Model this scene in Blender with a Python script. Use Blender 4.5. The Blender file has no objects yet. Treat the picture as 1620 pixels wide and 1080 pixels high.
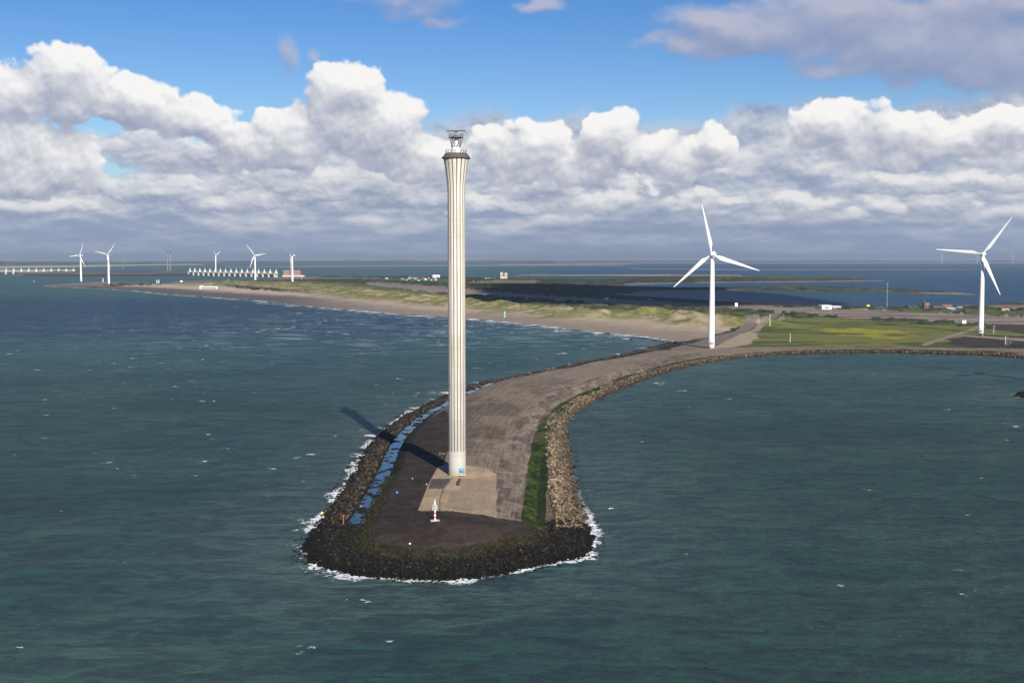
import bpy, math, random
import numpy as np
from mathutils import Vector, Matrix
random.seed(7); RNG = np.random.default_rng(11)
scene = bpy.context.scene
C = scene.collection
PI = math.pi
# ------------------------------------------------------------------ camera
CAM_Z = 65.0; F = 1800.0; PITCH = math.atan(134.5 / F); R_EARTH = 7.4e6
cd = bpy.data.cameras.new('camera'); cam = bpy.data.objects.new('camera', cd); C.objects.link(cam)
cd.lens = 40.0; cd.sensor_width = 36.0; cd.clip_start = 1.0; cd.clip_end = 120000.0
cam.location = (0, 0, CAM_Z); cam.rotation_euler = (PI / 2 - PITCH, 0, 0)
scene.camera = cam
vs = scene.view_settings
vs.view_transform = 'Standard'; vs.look = 'None'; vs.gamma = 1.0; vs.exposure = 0.6
# ------------------------------------------------------------------ sun
SUN_EL = math.radians(28.1); SUN_AZ = math.radians(161.8)     # azimuth clockwise from +Y
SUN = Vector((math.sin(SUN_AZ) * math.cos(SUN_EL), math.cos(SUN_AZ) * math.cos(SUN_EL), math.sin(SUN_EL)))
sl = bpy.data.lights.new('sun', 'SUN'); sun = bpy.data.objects.new('sun', sl); C.objects.link(sun)
sl.energy = 5.0; sl.angle = math.radians(0.53); sl.color = (1.0, 0.93, 0.82)
sun.rotation_euler = SUN.to_track_quat('Z', 'Y').to_euler()


def pix_dir(px, py):
    x = (px - 810.0); y = F * math.cos(PITCH) + (540 - py) * math.sin(PITCH); z = -F * math.sin(PITCH) + (540 - py) * math.cos(PITCH)
    return x, y, z


def at(px, py, z=0.0):
    """where the sight line through a pixel meets the height z above the (curved) sea"""
    dx, dy, dz = pix_dir(px, py)
    q = (dx * dx + dy * dy) / (2 * R_EARTH); disc = dz * dz - 4 * q * (CAM_Z - z)
    t = (-dz - math.sqrt(disc)) / (2 * q) if disc > 0 else -dz / (2 * q)
    x, y = t * dx, t * dy
    return Vector((x, y, z - (x * x + y * y) / (2 * R_EARTH)))


def curv(x, y):
    return (x * x + y * y) / (2 * R_EARTH)


# ------------------------------------------------------------------ small node language
class E:
    nt = None
    def __init__(s, sock): s.s = sock
    @staticmethod
    def m(op, *a, clamp=False):
        n = E.nt.nodes.new('ShaderNodeMath'); n.operation = op; n.use_clamp = clamp
        for i, v in enumerate(a):
            if isinstance(v, E): E.nt.links.new(v.s, n.inputs[i])
            else: n.inputs[i].default_value = v
        return E(n.outputs[0])
    def __add__(s, o): return E.m('ADD', s, o)
    __radd__ = __add__
    def __sub__(s, o): return E.m('SUBTRACT', s, o)
    def __rsub__(s, o): return E.m('SUBTRACT', o, s)
    def __mul__(s, o): return E.m('MULTIPLY', s, o)
    __rmul__ = __mul__
    def __truediv__(s, o): return E.m('DIVIDE', s, o)
    def __pow__(s, o): return E.m('POWER', s, o)
def emax(a, b): return E.m('MAXIMUM', a, b)
def emin(a, b): return E.m('MINIMUM', a, b)
def sstep(v, a, b, lo=0.0, hi=1.0):
    n = E.nt.nodes.new('ShaderNodeMapRange'); n.interpolation_type = 'SMOOTHSTEP'
    E.nt.links.new(v.s, n.inputs[0])
    for i, q in enumerate((a, b, lo, hi)):
        if isinstance(q, E): E.nt.links.new(q.s, n.inputs[i + 1])
        else: n.inputs[i + 1].default_value = q
    return E(n.outputs[0])
def vec(x, y, z=0.0):
    n = E.nt.nodes.new('ShaderNodeCombineXYZ')
    for i, q in enumerate((x, y, z)):
        if isinstance(q, E): E.nt.links.new(q.s, n.inputs[i])
        else: n.inputs[i].default_value = q
    return E(n.outputs[0])
def sep(v):
    n = E.nt.nodes.new('ShaderNodeSeparateXYZ'); E.nt.links.new(v.s, n.inputs[0]); return [E(o) for o in n.outputs]
def noise(v, scale, detail=4, rough=0.55, dist=0.0, ntype='FBM', lac=2.0, dim='3D'):
    n = E.nt.nodes.new('ShaderNodeTexNoise'); n.noise_dimensions = dim; n.noise_type = ntype
    E.nt.links.new(v.s, n.inputs['Vector']); n.inputs['Scale'].default_value = scale
    n.inputs['Detail'].default_value = detail; n.inputs['Roughness'].default_value = rough
    n.inputs['Distortion'].default_value = dist; n.inputs['Lacunarity'].default_value = lac
    return E(n.outputs['Fac'])
def noise2(v, scale, detail=4, rough=0.55, dist=0.0): return noise(v, scale, detail, rough, dist, dim='2D')
def voro(v, scale, smooth=None, rnd=1.0):
    n = E.nt.nodes.new('ShaderNodeTexVoronoi'); n.voronoi_dimensions = '2D'
    if smooth is not None: n.feature = 'SMOOTH_F1'; n.inputs['Smoothness'].default_value = smooth
    E.nt.links.new(v.s, n.inputs['Vector']); n.inputs['Scale'].default_value = scale; n.inputs['Randomness'].default_value = rnd
    return E(n.outputs['Distance'])
def mixc(f, a, b, mode='MIX'):
    n = E.nt.nodes.new('ShaderNodeMix'); n.data_type = 'RGBA'; n.blend_type = mode
    for k, q in ((0, f), (6, a), (7, b)):
        if isinstance(q, E): E.nt.links.new(q.s, n.inputs[k])
        elif k == 0: n.inputs[0].default_value = q
        else: n.inputs[k].default_value = (*q, 1)
    return E(n.outputs[2])
def ramp(f, stops):
    n = E.nt.nodes.new('ShaderNodeValToRGB'); E.nt.links.new(f.s, n.inputs[0]); cr = n.color_ramp
    while len(cr.elements) < len(stops): cr.elements.new(0.5)
    for e, (p, c) in zip(cr.elements, stops): e.position = p; e.color = (*c, 1)
    return E(n.outputs[0])
def scalec(c, k):
    n = E.nt.nodes.new('ShaderNodeVectorMath'); n.operation = 'SCALE'; E.nt.links.new(c.s, n.inputs[0])
    if isinstance(k, E): E.nt.links.new(k.s, n.inputs['Scale'])
    else: n.inputs['Scale'].default_value = k
    return E(n.outputs[0])
def attr(name, vector=False):
    n = E.nt.nodes.new('ShaderNodeAttribute'); n.attribute_name = name
    return E(n.outputs['Color' if vector else 'Fac'])


def srgb(r, g, b):
    f = lambda c: (c / 255 / 12.92) if c / 255 <= 0.04045 else ((c / 255 + 0.055) / 1.055) ** 2.4
    return (f(r), f(g), f(b))


# ------------------------------------------------------------------ world: Nishita sky and clouds
def ang(px, py):
    x, y, z = pix_dir(px, py)
    return 8.1 + 18 * math.atan2(x, y), 18 * math.atan2(z, math.hypot(x, y))


CLOUDS_NEAR = [  # px centre, x radius, radius up, radius down, weight
    (116, 122, 62, 58, 80, 1.45), (10, 140, 85, 42, 62, 1.2), (205, 158, 90, 40, 46, 1.2), (295, 180, 85, 26, 40, 1.1),
    (352, 205, 56, 18, 32, .9), (40, 252, 105, 62, 58, 1.2),
    (550, 158, 72, 62, 90, 1.5), (612, 195, 74, 54, 80, 1.3), (463, 205, 68, 46, 70, 1.1), (655, 238, 58, 30, 46, 1.05),
    (415, 232, 70, 36, 46, .95),
    (848, 222, 50, 36, 80, 1.1), (792, 235, 50, 36, 66, .95), (905, 262, 90, 40, 40, .8), (975, 212, 50, 38, 62, 1.1), (1030, 235, 70, 36, 44, 1.0), (1128, 232, 44, 38, 42, 1.0), (1080, 250, 80, 32, 34, .85),
    (1318, 190, 72, 36, 40, 1.05), (1405, 204, 90, 28, 44, .95), (1570, 194, 80, 22, 34, .95), (1490, 214, 100, 30, 50, .85), (1330, 225, 90, 26, 34, .6),
]
CLOUDS_LOW = [
    (240, 300, 110, 30, 22, 1.1), (470, 292, 120, 34, 26, 1.15), (620, 296, 90, 30, 24, 1.05), (380, 318, 150, 24, 20, .9), (870, 292, 70, 34, 24, .95),
    (1022, 300, 16, 36, 34, .8), (940, 322, 100, 20, 24, .9), (1110, 320, 90, 18, 20, .95), (1272, 322, 56, 26, 22, 1.1), (1390, 332, 44, 26, 18, 1.2),
    (1480, 322, 60, 20, 22, 1.0), (1335, 346, 90, 14, 14, .9), (780, 328, 80, 20, 18, .9), (80, 328, 100, 16, 14, .7), (1570, 338, 70, 18, 18, .8), (1500, 285, 150, 18, 22, .7), (250, 235, 130, 34, 34, .8),
]
CLOUDS_HIGH = [
    (1190, 48, 130, 56, 42, 1.1), (1080, 70, 80, 18, 16, .8), (1310, 45, 160, 60, 50, 1.0), (1470, 68, 180, 70, 60, 1.1), (1600, 95, 130, 70, 50, 1.1),
    (1340, 105, 90, 26, 22, .7), (1420, 125, 50, 22, 20, .7), (1540, 10, 200, 40, 40, .8), (864, 8, 34, 14, 14, .6), (640, 2, 90, 22, 22, .6), (455, 84, 20, 30, 40, .5), (496, 90, 12, 12, 12, .4), (700, 26, 40, 10, 12, .4),
]


def cloud_group(name, blobs, warp, wscale, nscale, namp, stretch, billow):
    g = bpy.data.node_groups.new(name, 'ShaderNodeTree')
    g.interface.new_socket('U', in_out='INPUT', socket_type='NodeSocketFloat')
    g.interface.new_socket('V', in_out='INPUT', socket_type='NodeSocketFloat')
    g.interface.new_socket('D', in_out='OUTPUT', socket_type='NodeSocketFloat')
    gi = g.nodes.new('NodeGroupInput'); go = g.nodes.new('NodeGroupOutput')
    keep = E.nt; E.nt = g
    U, V = E(gi.outputs[0]), E(gi.outputs[1])
    P = vec(U + 31.7, V * stretch + 3.0)
    w1 = noise2(P, wscale, 3, .5) - .5
    w2 = noise2(vec(U + 77.0, V * stretch + 9.0), wscale, 3, .5) - .5
    u = U + w1 * warp; v = V + w2 * (warp * .6)
    B = None
    for (px, py, rx, ru, rd, w) in blobs:
        cu, cv = ang(px, py)
        du = (u - cu) * (100 / rx)
        dv = v - cv
        dy = emax(dv * (100 / ru), dv * (-100 / rd))
        k = E.m('MULTIPLY_ADD', du, du, dy * dy)
        k = E.m('MULTIPLY_ADD', k, -1.0 * w, w)
        B = k if B is None else E.m('SMOOTH_MAX', B, k, 0.25)
    n = noise2(P, nscale, 9, .6) - .5
    D = emax(B, -1.2) + n * namp
    if billow:
        b = voro(vec(u, v * stretch), nscale * 2.2, .35)
        b2 = voro(vec(u + 9.0, v * stretch), nscale * 5.5, None)
        D = D + (0.42 - b) * billow + (0.42 - b2) * (billow * .4)
    g.links.new(D.s, go.inputs[0]); E.nt = keep
    return g


def cloud_eval(g, U, V):
    n = E.nt.nodes.new('ShaderNodeGroup'); n.node_tree = g
    for i, q in enumerate((U, V)): E.nt.links.new(q.s, n.inputs[i])
    return E(n.outputs[0])


world = bpy.data.worlds.new('World'); scene.world = world; world.use_nodes = True
world.cycles.sampling_method = 'NONE'
scene.cycles.max_bounces = 4; scene.cycles.diffuse_bounces = 2; scene.cycles.glossy_bounces = 2
nt = world.node_tree; nt.nodes.clear(); E.nt = nt
SKY_K = 0.063
sky = nt.nodes.new('ShaderNodeTexSky'); sky.sky_type = 'NISHITA'; sky.sun_disc = False
sky.sun_elevation = SUN_EL; sky.sun_rotation = SUN_AZ; sky.altitude = 60; sky.air_density = 1.0; sky.dust_density = 0.6; sky.ozone_density = 2.0
tc = nt.nodes.new('ShaderNodeTexCoord')
X, Y, Z = sep(E(tc.outputs['Generated']))
U = E.m('ARCTAN2', X, Y) * 18 + 8.1
V = E.m('ARCTAN2', Z, E.m('SQRT', X * X + Y * Y)) * 18
base = mixc(1.0, scalec(E(sky.outputs[0]), SKY_K), mixc(sstep(V, 1.2, 4.3), (.78, .95, 1.16), (.40, .70, 1.08)), 'MULTIPLY')
gN = cloud_group('cloud_near', CLOUDS_NEAR, .7, 1.2, 1.3, 2.0, 1.1, .36)
gL = cloud_group('cloud_low', CLOUDS_LOW, .8, 1.1, 1.25, 1.9, 1.7, .3)
gH = cloud_group('cloud_high', CLOUDS_HIGH, .7, .9, .9, 1.3, 1.7, 0)
def csr(r, g, b): return tuple(c * 2 ** -0.6 for c in srgb(r, g, b))
col = base
# high thin purple-grey clouds
D = cloud_eval(gH, U, V)
sh = D - cloud_eval(gH, U + .05, V + .22)
hc = ramp(sh * .8 + .5, [(0.0, csr(140, 150, 182)), (.5, csr(162, 167, 192)), (1.0, csr(194, 192, 206))])
col = mixc(sstep(D, -.15, .75) * .82, col, hc)
# grey bank towards the horizon
def sheet(u, v):
    return noise2(vec(u * .62 + 50.0, E.m('LOGARITHM', emax(v, -.2) + .5, 2.718) * 2.3), 1.0, 9, .57)
sn = sheet(U, V); sd1 = sn - sheet(U + .03, V + .07); sd2 = sn - sheet(U + .06, V + .2)
bk = V + (sn - .5) * 1.5
bank_top = sstep(U, 5.0, 9.0, 1.75, 2.2)
hole_u, hole_v = ang(178, 272)
hole = 1.0 - ((U - hole_u) * 1.6) ** 2.0 - ((V - hole_v) * 3.2) ** 2.0
hole = sstep(hole + (noise2(vec(U, V * 1.6, 4.0), 1.4, 5, .5) - .5) * 1.0, 0, .5)
ba = sstep(bank_top - bk, -.15, .25) * (1.0 - hole * .85)
bf = (sn - .5) * .7 + sd1 * 1.6 + sd2 * 1.2 + sstep(V, .3, 1.6) * .12 + .40
bc = ramp(bf, [(0.1, csr(150, 162, 188)), (.35, csr(170, 179, 200)), (.55, csr(192, 197, 210)), (.75, csr(214, 215, 222)), (.95, csr(234, 233, 233))])
col = mixc(ba * .97, col, bc)
# rows of small cumulus near the horizon
D = cloud_eval(gL, U, V)
sh = (D - cloud_eval(gL, U + .04, V + .16)) * .75 + (D - cloud_eval(gL, U + .02, V + .05)) * .8
lc = ramp(sh * .62 + .42, [(0.0, csr(150, 161, 186)), (.3, csr(176, 183, 200)), (.55, csr(203, 206, 215)), (.8, csr(224, 225, 228)), (1.0, csr(238, 237, 236))])
col = mixc(sstep(D, -.15, .5) * sstep(V, .35, .75) * .85, col, lc)
# the large bright cumulus
D = cloud_eval(gN, U, V)
sh = (D - cloud_eval(gN, U + .10, V + .34)) * .55 + (D - cloud_eval(gN, U + .03, V + .09)) * .75
nc = ramp(sh * .5 + .47, [(0.0, csr(156, 164, 187)), (.26, csr(178, 183, 200)), (.5, csr(205, 207, 215)), (.76, csr(234, 234, 236)), (1.0, csr(251, 249, 246))])
col = mixc(sstep(D, -.05, .30) * .97, col, nc)
# blue-grey murk right above the horizon
col = mixc(sstep(V, .85, .15) * .8, col, csr(142, 157, 186))
bg = nt.nodes.new('ShaderNodeBackground'); nt.links.new(col.s, bg.inputs[0]); bg.inputs[1].default_value = 1.0
wo = nt.nodes.new('ShaderNodeOutputWorld'); nt.links.new(bg.outputs[0], wo.inputs[0])

# ------------------------------------------------------------------ numpy helpers
def hash2(ix, iy, s):
    h = (ix.astype(np.int64) * 374761393 + iy.astype(np.int64) * 668265263 + s * 974711) & 0x7fffffff
    h = ((h ^ (h >> 13)) * 1274126177) & 0x7fffffff
    return ((h ^ (h >> 16)) & 0xffff) / 65535.0
def vnoise(x, y, s=0):
    ix = np.floor(x); iy = np.floor(y); fx = x - ix; fy = y - iy
    fx = fx * fx * (3 - 2 * fx); fy = fy * fy * (3 - 2 * fy)
    a = hash2(ix, iy, s); b = hash2(ix + 1, iy, s); c = hash2(ix, iy + 1, s); d = hash2(ix + 1, iy + 1, s)
    return (a * (1 - fx) + b * fx) * (1 - fy) + (c * (1 - fx) + d * fx) * fy
def fbm(x, y, s=0, o=4, g=.5):
    t = 0; a = 1; n = 0
    for k in range(o):
        t = t + a * vnoise(x * 2 ** k + 17.3 * k, y * 2 ** k - 9.1 * k, s + k); n += a; a *= g
    return t / n
def sm(v, a, b):
    t = np.clip((v - a) / (b - a), 0, 1); return t * t * (3 - 2 * t)
def catmull(P, step=4):
    P = np.asarray(P, float); out = []
    n = len(P)
    for i in range(n - 1):
        p0, p1, p2, p3 = P[max(i - 1, 0)], P[i], P[i + 1], P[min(i + 2, n - 1)]
        for k in range(step):
            t = k / step
            out.append(.5 * ((2 * p1) + (-p0 + p2) * t + (2 * p0 - 5 * p1 + 4 * p2 - p3) * t * t + (-p0 + 3 * p1 - 3 * p2 + p3) * t ** 3))
    out.append(P[-1]); return np.array(out)
def pl(pts, z=0.0, step=4):
    """pixel path -> smoothed world path on the sea or at height z"""
    w = [tuple(at(p[0], p[1], p[2] if len(p) > 2 else z)[:2]) for p in pts]
    return catmull(w, step) if step > 1 else np.array(w)
def dist_path(x, y, P, want_s=False, side=False):
    best = np.full(x.shape, 1e9); S = np.zeros(x.shape) if want_s else None; sd = np.zeros(x.shape) if side else None
    acc = 0.0
    for i in range(len(P) - 1):
        ax, ay = P[i]; bx, by = P[i + 1]; ex, ey = bx - ax, by - ay; L2 = ex * ex + ey * ey
        if L2 < 1e-9: continue
        t = np.clip(((x - ax) * ex + (y - ay) * ey) / L2, 0, 1)
        qx = x - ax - t * ex; qy = y - ay - t * ey; d = qx * qx + qy * qy
        L = math.sqrt(L2); m = d < best
        best = np.where(m, d, best)
        if want_s: S = np.where(m, acc + t * L, S)
        if side: sd = np.where(m, ex * (y - ay) - ey * (x - ax), sd)
        acc += L
    r = [np.sqrt(best)]
    if want_s: r.append(S)
    if side: r.append(np.sign(sd))
    return r[0] if len(r) == 1 else r
def inside(x, y, P):
    r = np.zeros(x.shape, bool); n = len(P)
    for i in range(n):
        ax, ay = P[i]; bx, by = P[(i + 1) % n]
        if ay == by: continue
        c = ((ay > y) != (by > y)) & (x < (bx - ax) * (y - ay) / (by - ay) + ax); r ^= c
    return r

# ------------------------------------------------------------------ shorelines (traced, then laid on the sea at their own distance)
DAM_WEST = [(1062, 541), (1030, 549), (1000, 557), (950, 568), (900, 577), (870, 585), (830, 592), (790, 600), (750, 608), (722, 617), (690, 631), (660, 646), (640, 655), (622, 667), (605, 680), (590, 693),
            (575, 711), (563, 731), (552, 750), (536, 775), (521, 796), (508, 815), (494, 832), (481, 850), (473, 868), (480, 884), (500, 896), (530, 906), (570, 913), (620, 917), (680, 919), (740, 918), (790, 911), (840, 900),
            (880, 892), (915, 885), (937, 876), (943, 860), (940, 840), (934, 820), (926, 800), (918, 778), (912, 755), (908, 730), (904, 705), (901, 682), (906, 662), (925, 646), (950, 632), (980, 618), (1010, 605),
            (1040, 594), (1080, 583), (1120, 574), (1170, 567), (1230, 562), (1300, 560), (1400, 559), (1500, 561), (1560, 563), (1620, 567), (1760, 572), (2000, 580)]
INNER = [(2000, 580), (2300, 560), (2300, 478), (1900, 478), (1620, 479), (1560, 481), (1500, 485), (1400, 487), (1300, 485), (1240, 481.5), (1180, 479.5), (1130, 476), (1060, 472), (1010, 470.5), (985, 465),
         (1050, 460.5), (1160, 459.5), (1300, 460.5), (1400, 461.5), (1450, 464.5), (1548, 466.5), (1500, 461.5), (1400, 457.5), (1280, 454), (1220, 453.5), (1160, 455), (1100, 456), (1040, 455), (985, 453.5),
         (985, 450.5), (1060, 448.6), (1160, 447), (1250, 446.5), (1402, 444.5), (1350, 442), (1250, 440.5), (1160, 439.8), (1050, 440), (1000, 440.5), (930, 443.5), (850, 443.5), (800, 442), (740, 441), (700, 439.4),
         (640, 439), (600, 439.6), (560, 439.2), (500, 438.4), (478, 438), (440, 438.4), (428, 440.5), (420, 443), (400, 443.5), (300, 444.5), (275, 445.5), (262, 447.7), (285, 448.9), (262, 448.9), (200, 447.2), (170, 446.2), (130, 447.2), (90, 450), (68, 452.3)]
BEACH = [(68, 452.3), (100, 454), (150, 456.5), (200, 459.5), (250, 464), (300, 468), (350, 471.5), (400, 475), (440, 480), (500, 486), (560, 491), (600, 495), (650, 499), (700, 502), (750, 505), (800, 510), (850, 515),
         (900, 521), (950, 527), (1000, 531), (1030, 535), (1062, 541)]
pA = pl(DAM_WEST); pC = pl(INNER, step=1); pB = pl(BEACH)
MAIN = np.vstack([pA, pC[1:], pB[1:-1]])
GROYNE = np.array([(234, 527), (238, 534), (250, 539), (300, 532), (430, 500), (430, 450), (290, 493), (246, 512), (237, 519)], float)
pG = np.vstack([GROYNE, GROYNE[:1]])
CENTRE = pl([(700, 890, 4), (700, 840, 5), (735, 748, 5), (760, 690, 5), (810, 640, 5), (880, 605, 5), (970, 578, 5), (1060, 556, 5), (1150, 548, 5), (1300, 547, 5), (1620, 552, 5), (2000, 562, 5)])
CREST = pl([(1195, 510, 5), (1120, 504, 8), (1085, 496, 9), (1060, 490, 9), (1010, 492, 8), (960, 490, 8), (930, 493, 7), (880, 488, 7), (800, 483, 6), (740, 478, 6), (700, 475, 6), (640, 469, 6), (600, 466, 6), (550, 461, 5), (500, 456, 5), (420, 451, 4), (360, 450, 4)])


def profiles(x, y):
    w = (fbm(x / 5.0, y / 5.0, 3, 2) - .5) * 1.6
    far = np.hypot(x, y)
    w = w * (1 + sm(far, 700, 2500) * 6)
    dA = dist_path(x, y, pA); dB = dist_path(x, y, pB); dC = dist_path(x, y, pC); dG = dist_path(x, y, pG)
    inn = inside(x, y, MAIN); ing = inside(x, y, GROYNE)
    return dA, dB, dC, dG, inn, ing, w


def height_from(x, y, pr):
    dA, dB, dC, dG, inn, ing, w = pr
    s = np.where(inn, 1.0, -1.0)
    hA = np.interp(s * dA + w * .7, [-40, -8, 0, 3, 7, 8.5, 12.5, 16.5, 26, 40], [-12, -3.5, -.55, .5, 1.1, 1.0, 1.0, 3.0, 4.3, 5])
    hB = np.interp(s * dB, [-200, 0, 30, 220, 420], [-6, -.12, .55, 2.6, 5])
    hC = np.interp(s * dC + w, [-40, 0, 8, 60, 250], [-6, -.3, 1.1, 2.6, 5])
    hi = np.minimum(np.minimum(hA, hB), hC); ho = np.maximum(np.maximum(hA, hB), hC)
    h = np.where(inn, hi, ho)
    sg = np.where(ing, 1.0, -1.0)
    hG = np.interp(sg * dG + w * .6, [-40, -8, 0, 3, 8, 20], [-12, -4, -.5, 1.2, 2.6, 4.6])
    h = np.maximum(h, hG)
    # dunes
    m = (far_mask(x, y))
    if np.any(m):
        xx, yy = x[m], y[m]; dd = dist_path(xx, yy, CREST); r = np.hypot(xx, yy)
        wd = .023 * r
        n1 = fbm(xx / 26, yy / 26, 21, 4); n2 = fbm(xx / 9, yy / 9, 31, 3)
        bump = np.exp(-(dd / wd) ** 2) * (3.5 + 13 * np.clip(n1 - .25, 0, 1) + 3.5 * (n2 - .5))
        bump += np.exp(-((dd - wd * 1.5) / wd) ** 2) * 2.0 * n1
        h = h.copy(); h[m] += bump * sm(inn[m].astype(float) * np.minimum(dB[m], dA[m]), 15, 60)
    return h


def far_mask(x, y): return (np.hypot(x, y) > 820) & (x < 330)


def H(x, y):
    x = np.atleast_1d(np.asarray(x, float)); y = np.atleast_1d(np.asarray(y, float))
    return height_from(x, y, profiles(x, y))


def hit(px, py):
    """first point of the ground under a sight line"""
    far = at(px, py, -.5); n = 160
    t0 = max(0.0, 1 - 16.0 / CAM_Z) * .9
    ts = np.linspace(t0, 1.0, n); x = far.x * ts; y = far.y * ts; z = CAM_Z + (far.z - CAM_Z) * ts
    h = H(x, y) - curv(x, y); k = np.argmax(z <= h) if np.any(z <= h) else n - 1
    return Vector((x[k], y[k], h[k]))


# ------------------------------------------------------------------ mesh helpers
def new_obj(name, me, parent=None, mat=None):
    o = bpy.data.objects.new(name, me); C.objects.link(o)
    if mat is not None and me is not None:
        for m in (mat if isinstance(mat, (list, tuple)) else [mat]): me.materials.append(m)
    if parent is not None: o.parent = parent
    return o
def np_mesh(name, V, Fq, smooth=True, mats=None):
    me = bpy.data.meshes.new(name); V = np.asarray(V, np.float32); Fq = np.asarray(Fq, np.int32); k = Fq.shape[1]
    me.vertices.add(len(V)); me.vertices.foreach_set('co', V.ravel())
    me.loops.add(Fq.size); me.loops.foreach_set('vertex_index', Fq.ravel())
    me.polygons.add(len(Fq)); me.polygons.foreach_set('loop_start', np.arange(0, Fq.size, k, dtype=np.int32))
    me.polygons.foreach_set('loop_total', np.full(len(Fq), k, np.int32))
    me.update(calc_edges=True)
    if smooth: me.polygons.foreach_set('use_smooth', np.ones(len(Fq), bool))
    return me
def add_col(me, name, rgb):
    a = me.attributes.new(name, 'FLOAT_COLOR', 'POINT'); d = np.ones((len(rgb), 4), np.float32); d[:, :3] = rgb; a.data.foreach_set('color', d.ravel())
def add_f(me, name, v):
    a = me.attributes.new(name, 'FLOAT', 'POINT'); a.data.foreach_set('value', np.asarray(v, np.float32).ravel())
def tag(o, label=None, cat=None, group=None, kind=None):
    if label: o['label'] = label
    if cat: o['category'] = cat
    if group: o['group'] = group
    if kind: o['kind'] = kind
    return o
def empty(name, loc, rz=0.0):
    o = bpy.data.objects.new(name, None); C.objects.link(o); o.location = loc; o.rotation_euler = (0, 0, rz); o.empty_display_size = 1; return o


class MB:
    def __init__(s): s.v = []; s.f = []; s.mi = []
    def add(s, vs, fs, mi=0):
        n = len(s.v); s.v += [tuple(v) for v in vs]; s.f += [tuple(i + n for i in f) for f in fs]; s.mi += [mi] * len(fs); return s
    def box(s, c, d, mi=0, rz=0.0, taper=1.0):
        x, y, z = d[0] / 2, d[1] / 2, d[2] / 2; cs, sn = math.cos(rz), math.sin(rz); vs = []
        for dz in (-1, 1):
            k = taper if dz > 0 else 1
            for dx, dy in ((-1, -1), (1, -1), (1, 1), (-1, 1)):
                px, py = dx * x * k, dy * y * k
                vs.append((c[0] + px * cs - py * sn, c[1] + px * sn + py * cs, c[2] + dz * z))
        return s.add(vs, [(3, 2, 1, 0), (4, 5, 6, 7), (0, 1, 5, 4), (1, 2, 6, 5), (2, 3, 7, 6), (3, 0, 4, 7)], mi)
    def lathe(s, prof, n=24, c=(0, 0, 0), mi=0, caps=True):
        vs = []; fs = []
        for (r, z) in prof:
            for k in range(n):
                a = 2 * PI * k / n; vs.append((c[0] + r * math.cos(a), c[1] + r * math.sin(a), c[2] + z))
        for i in range(len(prof) - 1):
            for k in range(n):
                fs.append((i * n + k, i * n + (k + 1) % n, (i + 1) * n + (k + 1) % n, (i + 1) * n + k))
        if caps: fs.append(tuple(range(n))[::-1]); fs.append(tuple((len(prof) - 1) * n + k for k in range(n)))
        return s.add(vs, fs, mi)
    def tube(s, a, b, r0, r1=None, n=8, mi=0):
        a, b = Vector(a), Vector(b); r1 = r0 if r1 is None else r1; d = (b - a).normalized()
        u = d.cross(Vector((0, 0, 1)) if abs(d.z) < .95 else Vector((1, 0, 0))).normalized(); w = d.cross(u); vs = []
        for p, r in ((a, r0), (b, r1)):
            for k in range(n):
                t = 2 * PI * k / n; vs.append(p + u * (r * math.cos(t)) + w * (r * math.sin(t)))
        fs = [(k, (k + 1) % n, n + (k + 1) % n, n + k) for k in range(n)] + [tuple(range(n))[::-1], tuple(range(n, 2 * n))]
        return s.add(vs, fs, mi)
    def ring(s, c, R, r, n=24, m=6, mi=0):
        for k in range(n):
            a, b = 2 * PI * k / n, 2 * PI * (k + 1) / n
            s.tube((c[0] + R * math.cos(a), c[1] + R * math.sin(a), c[2]), (c[0] + R * math.cos(b), c[1] + R * math.sin(b), c[2]), r, n=m, mi=mi)
        return s
    def gable(s, c, d, h, mi=0, rz=0.0, over=0.0):
        x, y = d[0] / 2 + over, d[1] / 2 + over; cs, sn = math.cos(rz), math.sin(rz)
        P = [(-x, -y, 0), (x, -y, 0), (x, y, 0), (-x, y, 0), (-x, 0, h), (x, 0, h)]
        vs = [(c[0] + p[0] * cs - p[1] * sn, c[1] + p[0] * sn + p[1] * cs, c[2] + p[2]) for p in P]
        return s.add(vs, [(3, 2, 1, 0), (0, 1, 5, 4), (2, 3, 4, 5), (1, 2, 5), (3, 0, 4)], mi)
    def build(s, name, mat, parent=None, smooth=False):
        me = bpy.data.meshes.new(name); me.from_pydata(s.v, [], s.f)
        o = new_obj(name, me, parent, mat)
        me.polygons.foreach_set('material_index', s.mi)
        if smooth: me.polygons.foreach_set('use_smooth', [True] * len(me.polygons))
        me.update(); return o


# ------------------------------------------------------------------ materials
def material(name, fn, **k):
    m = bpy.data.materials.new(name); m.use_nodes = True; n = m.node_tree; n.nodes.clear(); E.nt = n
    out = n.nodes.new('ShaderNodeOutputMaterial'); p = n.nodes.new('ShaderNodeBsdfPrincipled'); n.links.new(p.outputs[0], out.inputs[0])
    fn(n, p); return m
def setp(p, key, v):
    if isinstance(v, E): E.nt.links.new(v.s, p.inputs[key])
    elif isinstance(v, tuple): p.inputs[key].default_value = (*v, 1)
    else: p.inputs[key].default_value = v
def bump(p, h, strength=.5, dist=.1):
    b = E.nt.nodes.new('ShaderNodeBump'); b.inputs['Strength'].default_value = strength; b.inputs['Distance'].default_value = dist
    E.nt.links.new(h.s, b.inputs['Height']); E.nt.links.new(b.outputs[0], p.inputs['Normal'])
def pos():
    g = E.nt.nodes.new('ShaderNodeNewGeometry'); return E(g.outputs['Position'])
def objc():
    g = E.nt.nodes.new('ShaderNodeTexCoord'); return E(g.outputs['Object'])
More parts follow.
